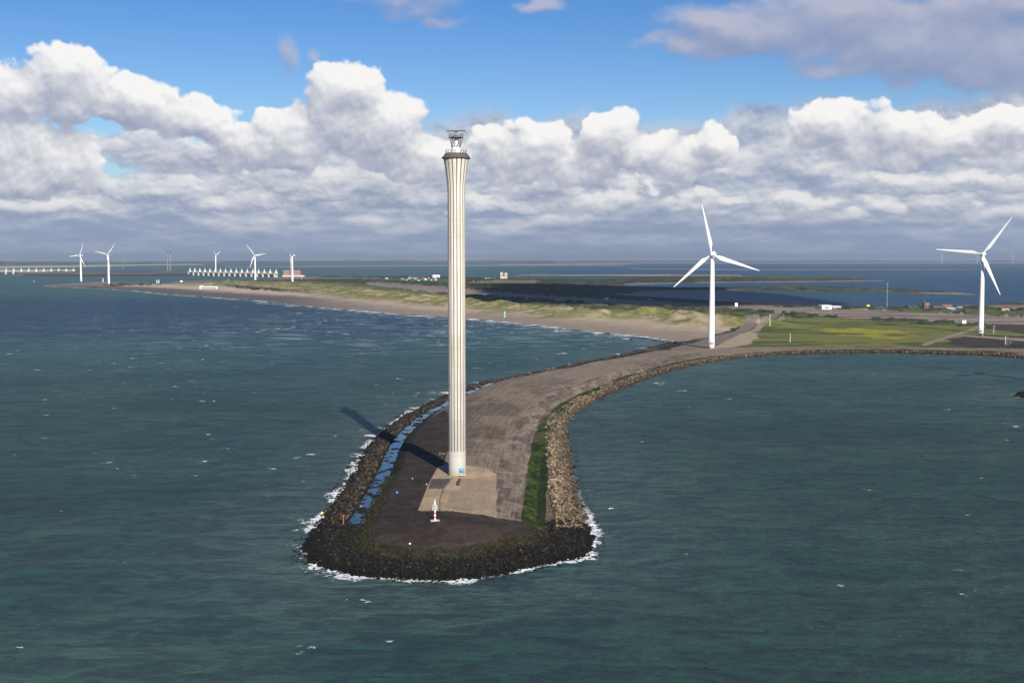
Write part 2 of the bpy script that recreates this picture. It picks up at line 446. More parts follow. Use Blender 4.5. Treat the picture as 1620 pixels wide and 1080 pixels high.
def plain(name, c, rough=.6, var=.12, scale=1.5, metal=0.0):
    def fn(n, p):
        v = noise(objc(), scale, 5, .6); w = noise(objc(), scale * 7, 3, .6)
        setp(p, 'Base Color', mixc((v * .7 + w * .3), tuple(x * (1 - var) for x in c), tuple(min(1, x * (1 + var)) for x in c)))
        setp(p, 'Roughness', rough); setp(p, 'Metallic', metal); bump(p, w, .15, .02)
    return material(name, fn)


M = {}
M['white'] = plain('white_coating', (.70, .70, .69), .35, .04, .15)
M['grey_coat'] = plain('grey_coating', (.42, .44, .46), .5, .05, .2)
M['far_grey'] = plain('grey_and_shaded_coating', (.16, .18, .22), .6, .05, .2)  # on the distant turbine in shade, the cloud shade is put into this grey
M['dark'] = plain('dark_metal', (.05, .05, .055), .5, .3, 2, .3)
M['roof_dark'] = plain('dark_roofing', (.075, .066, .058), .7, .3, 2)
M['blue'] = plain('blue_enamel', (.02, .28, .62), .4, .1, 2)
M['paleblue'] = plain('pale_blue_lettering', (.45, .7, .9), .5, .05, 2)
M['red'] = plain('red_paint', (.55, .045, .03), .45, .15, 2)
M['wpaint'] = plain('white_paint', (.8, .8, .78), .5, .08, 2)
M['concrete'] = plain('pale_concrete', (.45, .41, .35), .85, .18, .6)
M['wood'] = plain('weathered_wood', (.13, .09, .06), .8, .3, 3)
M['yellow'] = plain('yellow_cloth', (.75, .85, .02), .8, .1, 3)
M['navy'] = plain('navy_cloth', (.02, .025, .05), .9, .2, 3)
M['skin'] = plain('skin', (.45, .28, .2), .6, .05, 3)
M['hair'] = plain('brown_hair', (.06, .035, .02), .8, .1, 3)
M['brick'] = plain('brick_wall', (.33, .22, .16), .85, .15, .3)
M['tan'] = plain('tan_render', (.5, .41, .32), .85, .12, .3)
M['roof_red'] = plain('red_roof', (.3, .09, .05), .8, .2, .5)
M['roof_brown'] = plain('brown_roof', (.2, .11, .07), .8, .2, .5)
M['glass'] = plain('dark_glass', (.03, .04, .05), .12, .1, .5)
M['green'] = plain('green_sailcloth', (.02, .4, .3), .6, .1, .5)
M['steel_blue'] = plain('blue_cladding', (.1, .22, .42), .6, .1, .5)


def f_ground(n, p):
    P = pos(); c = attr('tone', True); st = attr('along'); dd = attr('across'); pav = attr('paved')
    x, y, z = sep(P)
    n1 = noise(P, .9, 6, .62); n2 = noise(P, .11, 4, .55); n3 = noise(P, 5.0, 3, .6)
    n4 = noise(P, 2.4, 4, .7); k = (n1 - .5) * .9 + (n2 - .5) * .55 + (n3 - .5) * .7 + (n4 - .5) * .8 + 1.0
    # bays and streaks of the paved revetment, along and across the dam
    s1 = noise(vec(st * .03, dd * .55, 2.0), 1.0, 5, .6)
    s2 = noise(vec(st * .9, dd * .05, 5.0), 1.0, 4, .6)
    s3 = noise(vec(st * .25, dd * .35, 8.0), 1.0, 5, .65)
    s4 = noise(vec(st * .06, dd * 1.6, 11.0), 1.0, 3, .6); s5 = noise(vec(st * 2.2, dd * .12, 13.0), 1.0, 3, .6)
    kp = (s1 - .5) * 1.2 + (s2 - .5) * .9 + (s3 - .5) * 1.3 + (s4 - .5) * 1.5 + (s5 - .5) * 1.4 + 1.0
    j1 = E.m('ABSOLUTE', E.m('FRACT', dd * .2) - .5); j2 = E.m('ABSOLUTE', E.m('FRACT', st * .1 + .2) - .5)
    joint = emax(sstep(j1, .47, .495) * sstep(s1, .42, .6), sstep(j2, .475, .497) * sstep(s3, .45, .6))
    c2 = mixc(pav * joint * .35, scalec(c, (k * (1.0 - pav) + pav * kp * (k * .5 + .5))), (.36, .31, .26))
    c2 = scalec(c2, .82)
    setp(p, 'Base Color', c2); setp(p, 'Roughness', .9); setp(p, 'Specular IOR Level', .05)
    bump(p, n1 * .6 + n3 * .25, .7, .35)
M['ground'] = material('ground_cover', f_ground)


def f_rock(n, p):
    P = pos(); c = attr('tone', True)
    n1 = noise(P, 2.2, 5, .65); n2 = noise(P, .35, 3, .6)
    setp(p, 'Base Color', scalec(c, n1 * 1.3 + n2 * .8 - .15)); setp(p, 'Roughness', .75); setp(p, 'Specular IOR Level', .15); bump(p, n1, .8, .25)
M['rock'] = material('armour_rock', f_rock)


def f_water(n, p):
    P = pos(); x, y, z = sep(P); sd = attr('shore'); fw = attr('foamy'); caps = attr('caps')
    big = noise2(P, .0045, 4, .5); mid = noise2(vec(x * .6, y, 1.0), .02, 4, .55)
    deep = mixc(sstep(big, .35, .65), (.011, .037, .022), (.012, .041, .031))
    colr = mixc(sstep(mid, .3, .7), deep, (.022, .050, .032))
    lane = noise2(vec(x * .25 + y * .05, y, 9.0), .012, 5, .6); colr = scalec(colr, lane * .9 + .55)
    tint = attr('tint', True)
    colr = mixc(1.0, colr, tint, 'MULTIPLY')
    # turbid water by the shore
    colr = mixc(sstep(sd, 45, 0) * .35, colr, (.07, .095, .085))
    # wind sea, crests lying roughly across the view
    r1 = vec(x * .42 + y * .16, y * 1.0 - x * .10, 0.0); r2 = vec(x * .55 - y * .2, y + x * .2, 4.0)
    w1 = noise2(r1, .16, 3, .55, .6); w2 = noise2(r2, .5, 4, .6, .4); w3 = noise2(r1, 1.9, 3, .6)
    hgt = w1 * 1.3 + w2 * .85 + w3 * .24
    crest = sstep(w1 * .55 + w2 * .45, .36, .64); colr = scalec(colr, crest * .75 + .60)  # lighter crests, darker troughs: light through thin water put into the colour
    # whitecaps: short torn streaks
    gate = noise2(vec(x, y * .8, 8.0), .012, 2, .5)
    cn = noise2(vec(x * .6 + y * .1, y * .85, 0.0), .14, 6, .68)
    cap = sstep(cn + caps * .055 + (gate - .5) * .22, .728, .785)
    st = sstep(noise2(vec(x * .022 + y * .006, y * .12, 6.0), 1.0, 6, .7), .55, .68) * sstep(caps, .5, 1.1)
    # surf along the stones and the beach
    fn = noise2(vec(x, y, 2.0), .42, 5, .7); fn2 = noise2(vec(x, y, 12.0), .06, 3, .6)
    reach = (sd - emin(fw * 1.1, 1.2)) / emax(fw, .05)
    near_ = sstep(fw, .12, .7); surf = near_ * sstep(fn + (fn2 - .5) * 1.7 - reach * .16, .56, .70) * sstep(reach, 3.5, 1.5)
    lace = near_ * sstep(noise2(vec(x, y, 22.0), .6, 6, .75) + (fn2 - .5) * .9 - reach * .05, .60, .70) * sstep(reach, 6.0, 2.0)
    foam = E.m('MINIMUM', emax(emax(cap, st * .38), emax(surf, lace * .8)), 1.0)
    setp(p, 'Base Color', mixc(foam, colr, (.74, .76, .77)))
    setp(p, 'Roughness', .9); setp(p, 'Specular IOR Level', 0.0)
    bump(p, hgt + foam * .12, 1.0, 1.5)
    nrm = p.inputs['Normal'].links[0].from_socket
    fr = n.nodes.new('ShaderNodeFresnel'); fr.inputs['IOR'].default_value = 1.333; n.links.new(nrm, fr.inputs['Normal'])
    gl = n.nodes.new('ShaderNodeBsdfGlossy'); gl.inputs['Roughness'].default_value = .30; gl.inputs['Color'].default_value = (1, 1, 1, 1); n.links.new(nrm, gl.inputs['Normal'])
    # a wind sea never turns into a full mirror: its slopes cap the reflectance
    f_ = E(fr.outputs[0]); fac = emin(E.m('POWER', f_, 1.5) * .21, .15) * (1.0 - foam * .9)
    ms = n.nodes.new('ShaderNodeMixShader'); n.links.new(fac.s, ms.inputs[0]); n.links.new(p.outputs[0], ms.inputs[1]); n.links.new(gl.outputs[0], ms.inputs[2])
    out = [q for q in n.nodes if q.type == 'OUTPUT_MATERIAL'][0]; n.links.new(ms.outputs[0], out.inputs[0])
M['water'] = material('sea_water', f_water)


def f_pool(n, p):
    P = pos(); setp(p, 'Base Color', (.02, .035, .045)); setp(p, 'Roughness', .05); setp(p, 'IOR', 1.333); bump(p, noise(P, 2.0, 3, .5), .15, .03)
M['pool'] = material('still_pool_water', f_pool)


def f_tower(n, p):
    P = objc(); x, y, z = sep(P)
    a = E.m('ARCTAN2', y, x)
    band = E.m('ABSOLUTE', E.m('FRACT', z * .2) - .5); j = sstep(band, .475, .497)
    lift = noise(vec(E.m('FLOOR', z * .2), 2.3, 4.1), 5.3, 1, .5)
    drip = noise(vec(a * 5.0, z * .07, 1.0), 1.0, 5, .6); g = noise(P, .9, 5, .6)
    c = mixc(sstep(drip, .40, .72), (.57, .53, .465), (.40, .37, .32))
    c = mixc(sstep(g, .35, .75) * .35, c, (.50, .48, .42))
    c = mixc(sstep(z, 34, 4) * .55, c, (.36, .36, .32))
    c = scalec(c, 1.0 - sstep(z + (g - .5) * 3, 41, 37) * .13)
    c = mixc(sstep(z, 6.6, 6.0) * .6, c, (.36, .35, .31))
    c = scalec(c, (lift * .22 + .89) * (1.0 - j * .16))
    c = mixc(sstep(z + (drip - .5) * 2, 1.7, .6) * .6, c, (.27, .27, .20))
    setp(p, 'Base Color', c); setp(p, 'Roughness', .85); bump(p, g, .3, .05)
M['tower'] = material('tower_concrete', f_tower)
def f_groove(n, p):
    P = objc(); x, y, z = sep(P); d = noise(vec(x * 1.5, y * 1.5, z * .12), 1.0, 4, .6)
    setp(p, 'Base Color', mixc(d, (.07, .045, .032), (.19, .14, .10))); setp(p, 'Roughness', .9)
M['groove'] = material('stained_groove', f_groove)

# ------------------------------------------------------------------ ground: one sheet, headland to far shores
def polar(az, rr):
    A, R = np.meshgrid(az, rr); return R * np.sin(A), R * np.cos(A)
def rows(r0, r1, k, lo, hi):
    out = [r0]
    while out[-1] < r1: out.append(out[-1] + min(max(out[-1] ** 2 / k, lo), out[-1] * hi))
    return np.array(out)
QUAL = 1.0
az = np.concatenate([np.arange(-.52, -.205, .0014 * QUAL), np.arange(-.205, .155, .0006 * QUAL), np.arange(.155, .52, .0014 * QUAL)])
rr = rows(200, 5600, 130000 / QUAL, .42 * QUAL, .0048 * QUAL)
az = az[np.concatenate([[True], np.diff(az) > .0003])]
GX, GY = polar(az, rr)
st = 8
cx, cy = GX[::st, ::st], GY[::st, ::st]; pr = profiles(cx.ravel(), cy.ravel())
keep = (pr[4] | pr[5] | (np.minimum(np.minimum(pr[0], pr[3]), np.minimum(pr[1], pr[2])) < 14 + .05 * np.hypot(cx, cy).ravel())).reshape(cx.shape)
ii = np.minimum(np.round(np.arange(GX.shape[0]) / st).astype(int), cx.shape[0] - 1); jj = np.minimum(np.round(np.arange(GX.shape[1]) / st).astype(int), cx.shape[1] - 1)
KM = keep[ii][:, jj]
idx = np.flatnonzero(KM.ravel()); x = GX.ravel()[idx]; y = GY.ravel()[idx]
pr = profiles(x, y); h = height_from(x, y, pr); dA, dB, dC, dG, inn, ing, w = pr
r = np.hypot(x, y)
cs, cS, cside = dist_path(x, y, CENTRE, True, True)
tipy = at(700, 905, 0).y
east = cside < 0                                   # right-hand side of the dam, walking away from the tip
tip = sm(r, 275, 245)
nz = fbm(x / 7, y / 7, 40, 4); nz2 = fbm(x / 28, y / 28, 50, 4); nf = fbm(x / 1.6, y / 1.6, 60, 3)
nb = fbm(x / 60, y / 22, 70, 5)
def L(c): return np.array(c, float)
def mixv(a, b, t): return a * (1 - t)[:, None] + b * t[:, None]
base = np.tile(L((.080, .085, .042)), (len(x), 1))
base = mixv(base, L((.15, .15, .065)), sm(nb, .42, .7)); base = mixv(base, L((.028, .034, .022)), sm(nz2, .45, .62))
shrub = np.ones(len(x)); pav = np.zeros(len(x))
def put(mask, colr, t=1.0):
    """lay a ground colour inside a mask (0..1)"""
    global base
    base = base * (1 - mask * t)[:, None] + (np.asarray(colr) if np.ndim(colr) == 2 else L(colr)) * (mask * t)[:, None]
WX = (fbm(x / 12, y / 12, 80, 3) - .5); WY = (fbm(x / 12, y / 12, 90, 3) - .5)
def area(pts, z=5.0, wob=0.0, near=False, step=1):
    if near: P = np.array([tuple(hit(a, b)[:2]) for a, b in pts])
    else: P = np.array([tuple(at(p[0], p[1], p[2] if len(p) > 2 else z)[:2]) for p in pts])
    if step > 1: P = catmull(np.vstack([P, P[:1]]), step)[:-1]
    m = np.zeros(len(x)); qx = x + WX * wob; qy = y + WY * wob * 2
    bb = (qx > P[:, 0].min()) & (qx < P[:, 0].max()) & (qy > P[:, 1].min()) & (qy < P[:, 1].max())
    m[bb] = inside(qx[bb], qy[bb], P); return m
# beach
beach = (inn & (dB < 420)).astype(float) * (r > 850)
dcr = np.full(len(x), 1e9); mm = (r > 800) & (r < 4200) & inn
dcr[mm] = dist_path(x[mm], y[mm], CREST); wd = .024 * r
BEACHP = area([(1062, 541, 0), (1120, 530), (1172, 517), (1150, 513), (1100, 508), (1050, 505), (1000, 501), (950, 499), (900, 497), (850, 493), (800, 490), (740, 486), (700, 484), (650, 479), (600, 474), (550, 469), (500, 465),
               (450, 462), (400, 459), (360, 455), (330, 448), (262, 450), (200, 452), (68, 452.3, 0), (150, 456.5, -1), (200, 459.5, -1), (300, 468, -1), (400, 475.6, -1), (500, 486.8, -1), (600, 496, -1), (700, 503, -1), (800, 511, -1), (900, 522, -1), (1000, 532, -1)], 2.5, 10)
wet = sm(dB + (nz2 - .5) * 50, 130, 30)
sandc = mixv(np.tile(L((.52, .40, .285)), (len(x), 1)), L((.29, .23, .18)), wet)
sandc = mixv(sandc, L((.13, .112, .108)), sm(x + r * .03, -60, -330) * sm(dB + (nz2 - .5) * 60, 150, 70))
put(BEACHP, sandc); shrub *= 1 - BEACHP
# dunes
dn = np.exp(-(dcr / (wd * 1.25)) ** 2) * inn * (x < 330)
blow = sm(fbm(x / 20, y / 20, 101, 4), .55, .62)
dunec = mixv(np.tile(L((.15, .155, .05)), (len(x), 1)), L((.27, .245, .085)), sm(nz, .4, .65)); dunec = mixv(dunec, L((.42, .32, .22)), blow * .9)
dgm = sm(dcr + (nz2 - .5) * 30, 2.5 * wd * .9, 1.3 * wd * .9) * inn * (x < 330) * sm(np.minimum(dA, dB), 18, 45); put(dgm * (1 - BEACHP * .12), dunec); shrub *= 1 - sm(dn, .1, .4)
# fields and tracks behind
put(area([(365, 449), (480, 447), (560, 450), (620, 457), (700, 466), (700, 474), (620, 468), (540, 461), (440, 455)], 4, 40), mixv(np.tile(L((.13, .14, .05)), (len(x), 1)), L((.24, .215, .08)), sm(nz2, .35, .6)))
m = area([(470, 444), (560, 443), (640, 447), (700, 449), (735, 452), (735, 444), (640, 441), (560, 443.5)], 4, 30); put(m, (.10, .12, .05)); shrub *= 1 - m * .6
m = area([(740, 447), (800, 443.5), (840, 444), (860, 447), (840, 451), (740, 450.5)], 4, 25); put(m, mixv(np.tile(L((.14, .15, .055)), (len(x), 1)), L((.25, .20, .12)), sm(nz2, .5, .6))); shrub *= 1 - m
m = area([(565, 450), (600, 447.5), (650, 450.5), (700, 454), (740, 458), (850, 466), (1000, 473.5), (1180, 480.5), (1300, 486), (1400, 490), (1500, 496), (1620, 502), (1900, 516), (1900, 534), (1620, 514.5), (1500, 508), (1400, 503),
          (1300, 499), (1180, 491), (1100, 487), (1000, 482), (850, 474), (740, 467), (690, 464), (640, 459.5), (590, 454.5)], 5, 12)
stripc = mixv(np.tile(L((.30, .24, .19)), (len(x), 1)), L((.18, .15, .13)), sm(fbm((x + y * .3) / 80, y / 14, 111, 4), .45, .6)); put(m, stripc); shrub *= 1 - m; STRIP = m
m = area([(1300, 490), (1400, 492), (1500, 491), (1620, 490), (1900, 500), (1900, 514), (1620, 501), (1500, 495.5), (1400, 490.5), (1300, 487)], 5, 15); put(m * (1 - STRIP), (.095, .125, .04)); shrub *= 1 - m
m = area([(1560, 480), (1900, 484), (1900, 496), (1620, 487), (1560, 486)], 4, 20); put(m, (.22, .17, .13)); shrub *= 1 - m
# meadow
m = area([(1178, 517), (1235, 500), (1300, 500), (1400, 506), (1500, 513), (1548, 514), (1600, 522), (1640, 530), (1640, 545), (1460, 542), (1300, 542), (1150, 541), (1128, 540), (1190, 527)], 5, 16)
md = mixv(np.tile(L((.165, .165, .05)), (len(x), 1)), L((.075, .09, .03)), sm(fbm(x / 50, y / 16, 121, 4), .5, .6))
yel = area([(1290, 517), (1360, 515), (1425, 520), (1450, 526), (1400, 529), (1340, 524)], 5, 30)
md = mixv(md, L((.30, .28, .035)), yel * sm(nz2, .3, .55)); md = mixv(md, L((.24, .22, .10)), sm(r, 860, 790) * .7 * sm(nb, .35, .55))
put(m, md); shrub *= 1 - m; MEAD = m
m = area([(1500, 531), (1545, 524), (1640, 530), (1640, 545), (1570, 544), (1500, 540)], 5, 10); put(m, (.055, .045, .04)); shrub *= 1 - m
m = area([(1555, 511), (1640, 513), (1640, 526), (1580, 520)], 5, 10); put(m, (.07, .055, .05)); shrub *= 1 - m
for pts in ([(1458, 538), (1500, 526), (1540, 516), (1548, 513), (1550, 515), (1542, 519), (1503, 529), (1463, 541)], [(1515, 525.5), (1555, 527), (1600, 530), (1660, 533), (1660, 538), (1600, 534), (1555, 530), (1515, 527)],
            [(1098, 545), (1150, 531), (1172, 521), (1190, 516), (1240, 497), (1246, 499), (1200, 517), (1188, 526), (1150, 540)]):
    put(area(pts, 5, 2), (.27, .225, .17))
m = area([(1062, 541), (1100, 531.5), (1125, 525), (1168, 516), (1200, 503), (1232, 493), (1240, 495), (1206, 508), (1180, 519), (1150, 530), (1120, 539), (1100, 548), (1062, 560)], 5, 4); put(m, (.19, .16, .135)); shrub *= 1 - m
m = area([(1120, 541), (1165, 524), (1190, 516), (1200, 524), (1188, 535), (1140, 544)], 5, 8); put(m, (.37, .295, .21)); shrub *= 1 - m
# spit on the left
m = area([(68, 452.4, 0), (90, 448), (130, 445), (200, 445), (330, 447), (600, 443), (600, 440), (260, 440), (60, 443), (40, 452, 0)], 3, 10); m = np.maximum(m, (x < -560) & (dC < 160) & inn)
put(m * (1 - BEACHP), mixv(np.tile(L((.24, .19, .16)), (len(x), 1)), L((.12, .10, .09)), sm(nb, .4, .6))); shrub *= 1 - m
# sandy rims of the lagoon bars
rim = sm(dC, 26, 12) * inn * (r > 1480) * (x > -150) * sm(fbm(x / 200, y / 200, 131, 3), .38, .5); put(rim, (.31, .25, .19)); shrub *= 1 - rim
# the dam itself: stones, wet berm, slope, paved back
dam = inn & (dA < 60) & ((r < 640) | (cs < 34)); damf = dam.astype(float) * (1 - BEACHP)
damf *= 1 - (MEAD * sm(cs, 12, 16))
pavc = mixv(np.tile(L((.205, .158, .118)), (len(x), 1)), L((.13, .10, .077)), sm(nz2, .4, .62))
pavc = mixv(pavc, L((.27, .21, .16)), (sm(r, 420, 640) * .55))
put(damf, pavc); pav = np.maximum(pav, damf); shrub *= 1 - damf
cap = area([(705, 648), (672, 668), (645, 695), (618, 742), (596, 796), (584, 838), (600, 858), (640, 868), (700, 873), (780, 873), (838, 862), (862, 845), (856, 832), (785, 818), (662, 808), (684, 765), (700, 738), (712, 705), (712, 660)], near=True)
cap = np.maximum(cap, dam * (r < 262)); put(cap, mixv(np.tile(L((.062, .046, .038)), (len(x), 1)), L((.038, .029, .025)), sm(nz * .5 + nf * .5, .38, .62))); pav *= 1 - cap * .92
slope = area([(785, 818), (840, 829), (836, 780), (839, 730), (849, 695), (863, 665), (886, 641), (915, 624), (960, 604), (1010, 590), (1060, 576), (1110, 563), (1110, 557), (1060, 565), (1005, 581), (940, 598), (880, 615), (848, 634), (820, 658), (801, 690), (790, 730), (787, 770)], near=True, wob=1.0)
put(slope, mixv(np.tile(L((.215, .17, .135)), (len(x), 1)), L((.13, .10, .08)), sm(fbm(cS / 9, cs / 2.5, 141, 4), .45, .6)))
stain = area([(800, 676), (812, 660), (826, 645), (842, 632), (850, 628), (852, 632), (838, 645), (822, 661), (809, 678), (802, 700), (798, 700)], near=True, wob=.6); put(stain, (.26, .16, .09), .5)
edge = area([(713, 645), (735, 622), (790, 608), (850, 592), (920, 578), (990, 562), (992, 565), (925, 582), (856, 597), (798, 613), (742, 630), (716, 652)], near=True, wob=1.0); put(edge, (.21, .17, .13), .6)
APR = [(693, 738), (712, 735), (746, 737), (764, 739), (775, 743), (785, 750), (786, 784), (785, 818), (745, 812), (706, 808), (661, 808), (675, 773), (683, 756)]
apron = area(APR, near=True)
put(apron, mixv(np.tile(L((.44, .325, .215)), (len(x), 1)), L((.36, .27, .185)), sm(nz, .4, .6))); pav *= 1 - apron * .7
for pts, cc in (([(683, 757), (713, 757), (700, 773), (677, 773)], (.105, .09, .075)), ([(712, 778), (728, 778), (729, 764), (722, 764), (725, 757), (785, 760), (785, 816), (740, 811), (706, 803)], (.32, .24, .165)), ([(721, 764), (726, 757), (729, 757), (727, 768), (721, 768)], (.09, .075, .06)),
                ([(714, 756), (716, 756), (702, 774), (697, 790), (695, 807), (694, 807), (695, 790), (699, 774)], (.16, .13, .1))):
    put(area(pts, near=True, wob=.3), cc)
# slope to the berm
low = dam & (r < 1000)
sl_ = sm(dA + (nf - .5) * 1.2, 17.0, 13.5) * low
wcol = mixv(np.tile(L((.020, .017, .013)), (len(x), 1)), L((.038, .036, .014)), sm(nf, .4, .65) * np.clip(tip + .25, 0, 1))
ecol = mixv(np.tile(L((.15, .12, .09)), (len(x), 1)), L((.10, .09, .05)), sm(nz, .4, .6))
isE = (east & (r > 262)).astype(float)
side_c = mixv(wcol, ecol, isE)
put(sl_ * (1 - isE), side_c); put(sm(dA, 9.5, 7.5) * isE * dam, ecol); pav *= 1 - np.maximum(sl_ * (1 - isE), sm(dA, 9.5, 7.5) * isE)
grass = area([(828, 823), (833, 780), (836, 740), (842, 705), (850, 680), (862, 662), (880, 645), (905, 630), (930, 619), (948, 612), (952, 617), (930, 628), (910, 640), (893, 657), (878, 680), (869, 710), (867, 740), (866, 790), (864, 838), (845, 832)], near=True, wob=1.5)
gcol = mixv(np.tile(L((.055, .078, .018)), (len(x), 1)), L((.020, .034, .009)), sm(nf * .6 + nz * .4, .42, .58)); gcol = mixv(gcol, L((.10, .09, .05)), sm(nz2, .55, .65) * sm(r, 330, 420) * .8); put(grass, gcol)
dk = area([(850, 830), (852, 780), (855, 735), (862, 712), (868, 712), (867, 760), (864, 836)], near=True, wob=1.5); put(dk, (.018, .026, .012), .85); pav *= 1 - grass
gl = sm(np.abs(dA - 10.5), 2.6, 1.4) * isE * (r > 560) * dam * sm(fbm(cS / 30, cs * .1, 151, 3), .42, .52); put(gl, (.045, .055, .02))
put(ing.astype(float), (.05, .042, .036)); shrub *= 1 - ing
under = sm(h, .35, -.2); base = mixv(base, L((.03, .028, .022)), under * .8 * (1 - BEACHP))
# canopy of scrub and small stones
canopy = fbm(x / 11, y / 11, 160, 3); h = h + shrub * inn * sm(canopy, .40, .66) * (4.2 - 2.8 * sm(x, 60, 260) * sm(r, 1300, 1500)) * sm(r, 900, 1300) * sm(np.minimum(dC, dB), 8, 30)
base = mixv(base, L((.034, .044, .024)), shrub * sm(canopy, .45, .6) * .7)
h = h + (nf - .5) * .16 * sm(r, 500, 350) * (1 - pav) + grass * nf * .9 + gl * nf * .6
h = np.where(inn & (dA > 8) & (dA < 13.2), h + (fbm(x / 2.6, y / 2.6, 170, 3) - .5) * .85, h)
zz = h - curv(x, y)
# assemble, dropping what lies deep under water
vid = np.full(GX.size, -1, np.int64); vid[idx] = np.arange(len(idx)); vid = vid.reshape(GX.shape)
a, b, c_, d_ = vid[:-1, :-1], vid[:-1, 1:], vid[1:, 1:], vid[1:, :-1]
ok = (a >= 0) & (b >= 0) & (c_ >= 0) & (d_ >= 0); Q = np.stack([a[ok], b[ok], c_[ok], d_[ok]], 1)
Q = Q[h[Q].max(1) > -1.6]
used = np.zeros(len(x), bool); used[Q.ravel()] = True; remap = np.cumsum(used) - 1; Q = remap[Q]
Vv = np.stack([x, y, zz], 1)[used]
me = np_mesh('ground', Vv, Q[:, ::-1])
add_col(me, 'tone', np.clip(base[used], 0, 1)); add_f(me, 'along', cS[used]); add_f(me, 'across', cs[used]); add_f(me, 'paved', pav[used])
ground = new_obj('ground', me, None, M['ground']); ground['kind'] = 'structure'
print('ground verts', len(Vv))

# ------------------------------------------------------------------ sea
az = np.concatenate([np.arange(-.60, -.205, .0032), np.arange(-.205, .155, .0016), np.arange(.155, .60, .0032), np.arange(.60, 2 * PI - .60, .04)]); az = np.append(az, 2 * PI - .60)
az = az[np.concatenate([[True], np.diff(az) > .0008])]
rr = np.concatenate([[5, 60, 120, 160], rows(190, 5600, 52000, .9, .012), np.geomspace(5700, 36000, 90)])
SX, SY = polar(az, rr); n0, n1_ = SX.shape; x = SX.ravel(); y = SY.ravel(); r = np.hypot(x, y)
sd = np.full(x.shape, 300.0); fo = np.zeros(x.shape); front = np.abs(np.arctan2(x, y)) < .61
m = (r > 185) & (r < 5700) & front
dA = np.full(x.shape, 999.0); dB = dA.copy(); dC = dA.copy(); dG = dA.copy()
dA[m], sA_, = dist_path(x[m], y[m], pA, True)[:2]; dB[m] = dist_path(x[m], y[m], pB); dC[m] = dist_path(x[m], y[m], pC); dG[m] = dist_path(x[m], y[m], pG)
lenA = np.concatenate([[0], np.cumsum(np.hypot(*np.diff(pA, axis=0).T))]); SAm = np.zeros(x.shape); SAm[m] = sA_
def s_at(px, py): q = at(px, py, 0); return lenA[np.argmin(np.hypot(pA[:, 0] - q.x, pA[:, 1] - q.y))]
keyS = [s_at(*p) for p in ((1062, 541), (950, 568), (750, 608), (690, 631), (622, 667), (563, 731), (521, 796), (473, 868), (620, 917), (840, 900), (937, 876), (926, 800), (904, 705), (950, 632), (1120, 574), (1300, 560), (2000, 580))]
keyF = [4, 1.2, 1.8, 4.2, 1.5, 1.7, 1.1, 1.8, 1.0, 1.0, 1.1, .3, .15, .1, .1, .1, .1]
fA = np.interp(SAm, keyS, keyF)
sd = np.minimum(np.minimum(dA, dB), np.minimum(dC, dG))
fo = np.where(dA <= np.minimum(dB, dC), fA, np.where(dB < dC, 10.0 * sm(r, 2900, 1400) + 5, .15)); fo = np.where(dG < np.minimum(dA, dB), 1.2, fo)
inn = np.zeros(x.shape, bool); inn[m] = inside(x[m], y[m], MAIN); sd = np.where(inn, -sd, sd)
# where the wind sea breaks: the shallow bay in front of the beach most of all
q1 = at(640, 512, 0); q2 = at(880, 530, 0)
bay = np.exp(-((x - q1.x) / 260) ** 2 - ((y - q1.y) / 260) ** 2) + np.exp(-((x - q2.x) / 150) ** 2 - ((y - q2.y) / 130) ** 2)
caps = .42 + .16 * sm(x, 0, -60) + .75 * np.clip(bay, 0, 1) - .12 * sm(x, 20, 120); caps *= sm(r, 9000, 2500); caps *= np.where((dC < 300) & (r > 1000) & (x > 200), 0, 1)
bandc = sm(fbm(x / 900, y / 240, 201, 4), .42, .6)
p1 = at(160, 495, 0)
shade_band = np.exp(-(np.maximum(0, np.abs(y - at(160, 492, 0).y) - 260) / 190) ** 2) * sm(x, 60, -140)  # dark blue band: cloud shade painted into the tint of the left sea
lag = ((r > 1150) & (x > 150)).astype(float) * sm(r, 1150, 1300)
tint = np.ones((len(x), 3)); tint = tint * (1 - shade_band * .75)[:, None] + L((.35, .62, 1.5)) * (shade_band * .75)[:, None]
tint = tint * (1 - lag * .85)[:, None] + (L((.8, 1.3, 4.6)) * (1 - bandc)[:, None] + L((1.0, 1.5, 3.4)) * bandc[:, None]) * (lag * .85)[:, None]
lt = sm(r, 380, 950) * (1 - lag) * (1 - shade_band * .6); tint = tint * (1 - lt)[:, None] + tint * L((1.5, 1.75, 2.5)) * lt[:, None]
zz = -curv(x, y)
vid = np.arange(n0 * n1_).reshape(n0, n1_)
Q = np.stack([vid[:-1, :-1].ravel(), vid[:-1, 1:].ravel(), vid[1:, 1:].ravel(), vid[1:, :-1].ravel()], 1)
cen = np.arange(n1_ - 1)
me = np_mesh('water', np.stack([x, y, zz], 1), Q[:, ::-1])
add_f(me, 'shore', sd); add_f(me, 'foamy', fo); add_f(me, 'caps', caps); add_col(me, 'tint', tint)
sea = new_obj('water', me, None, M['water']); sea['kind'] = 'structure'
print('sea verts', len(x))
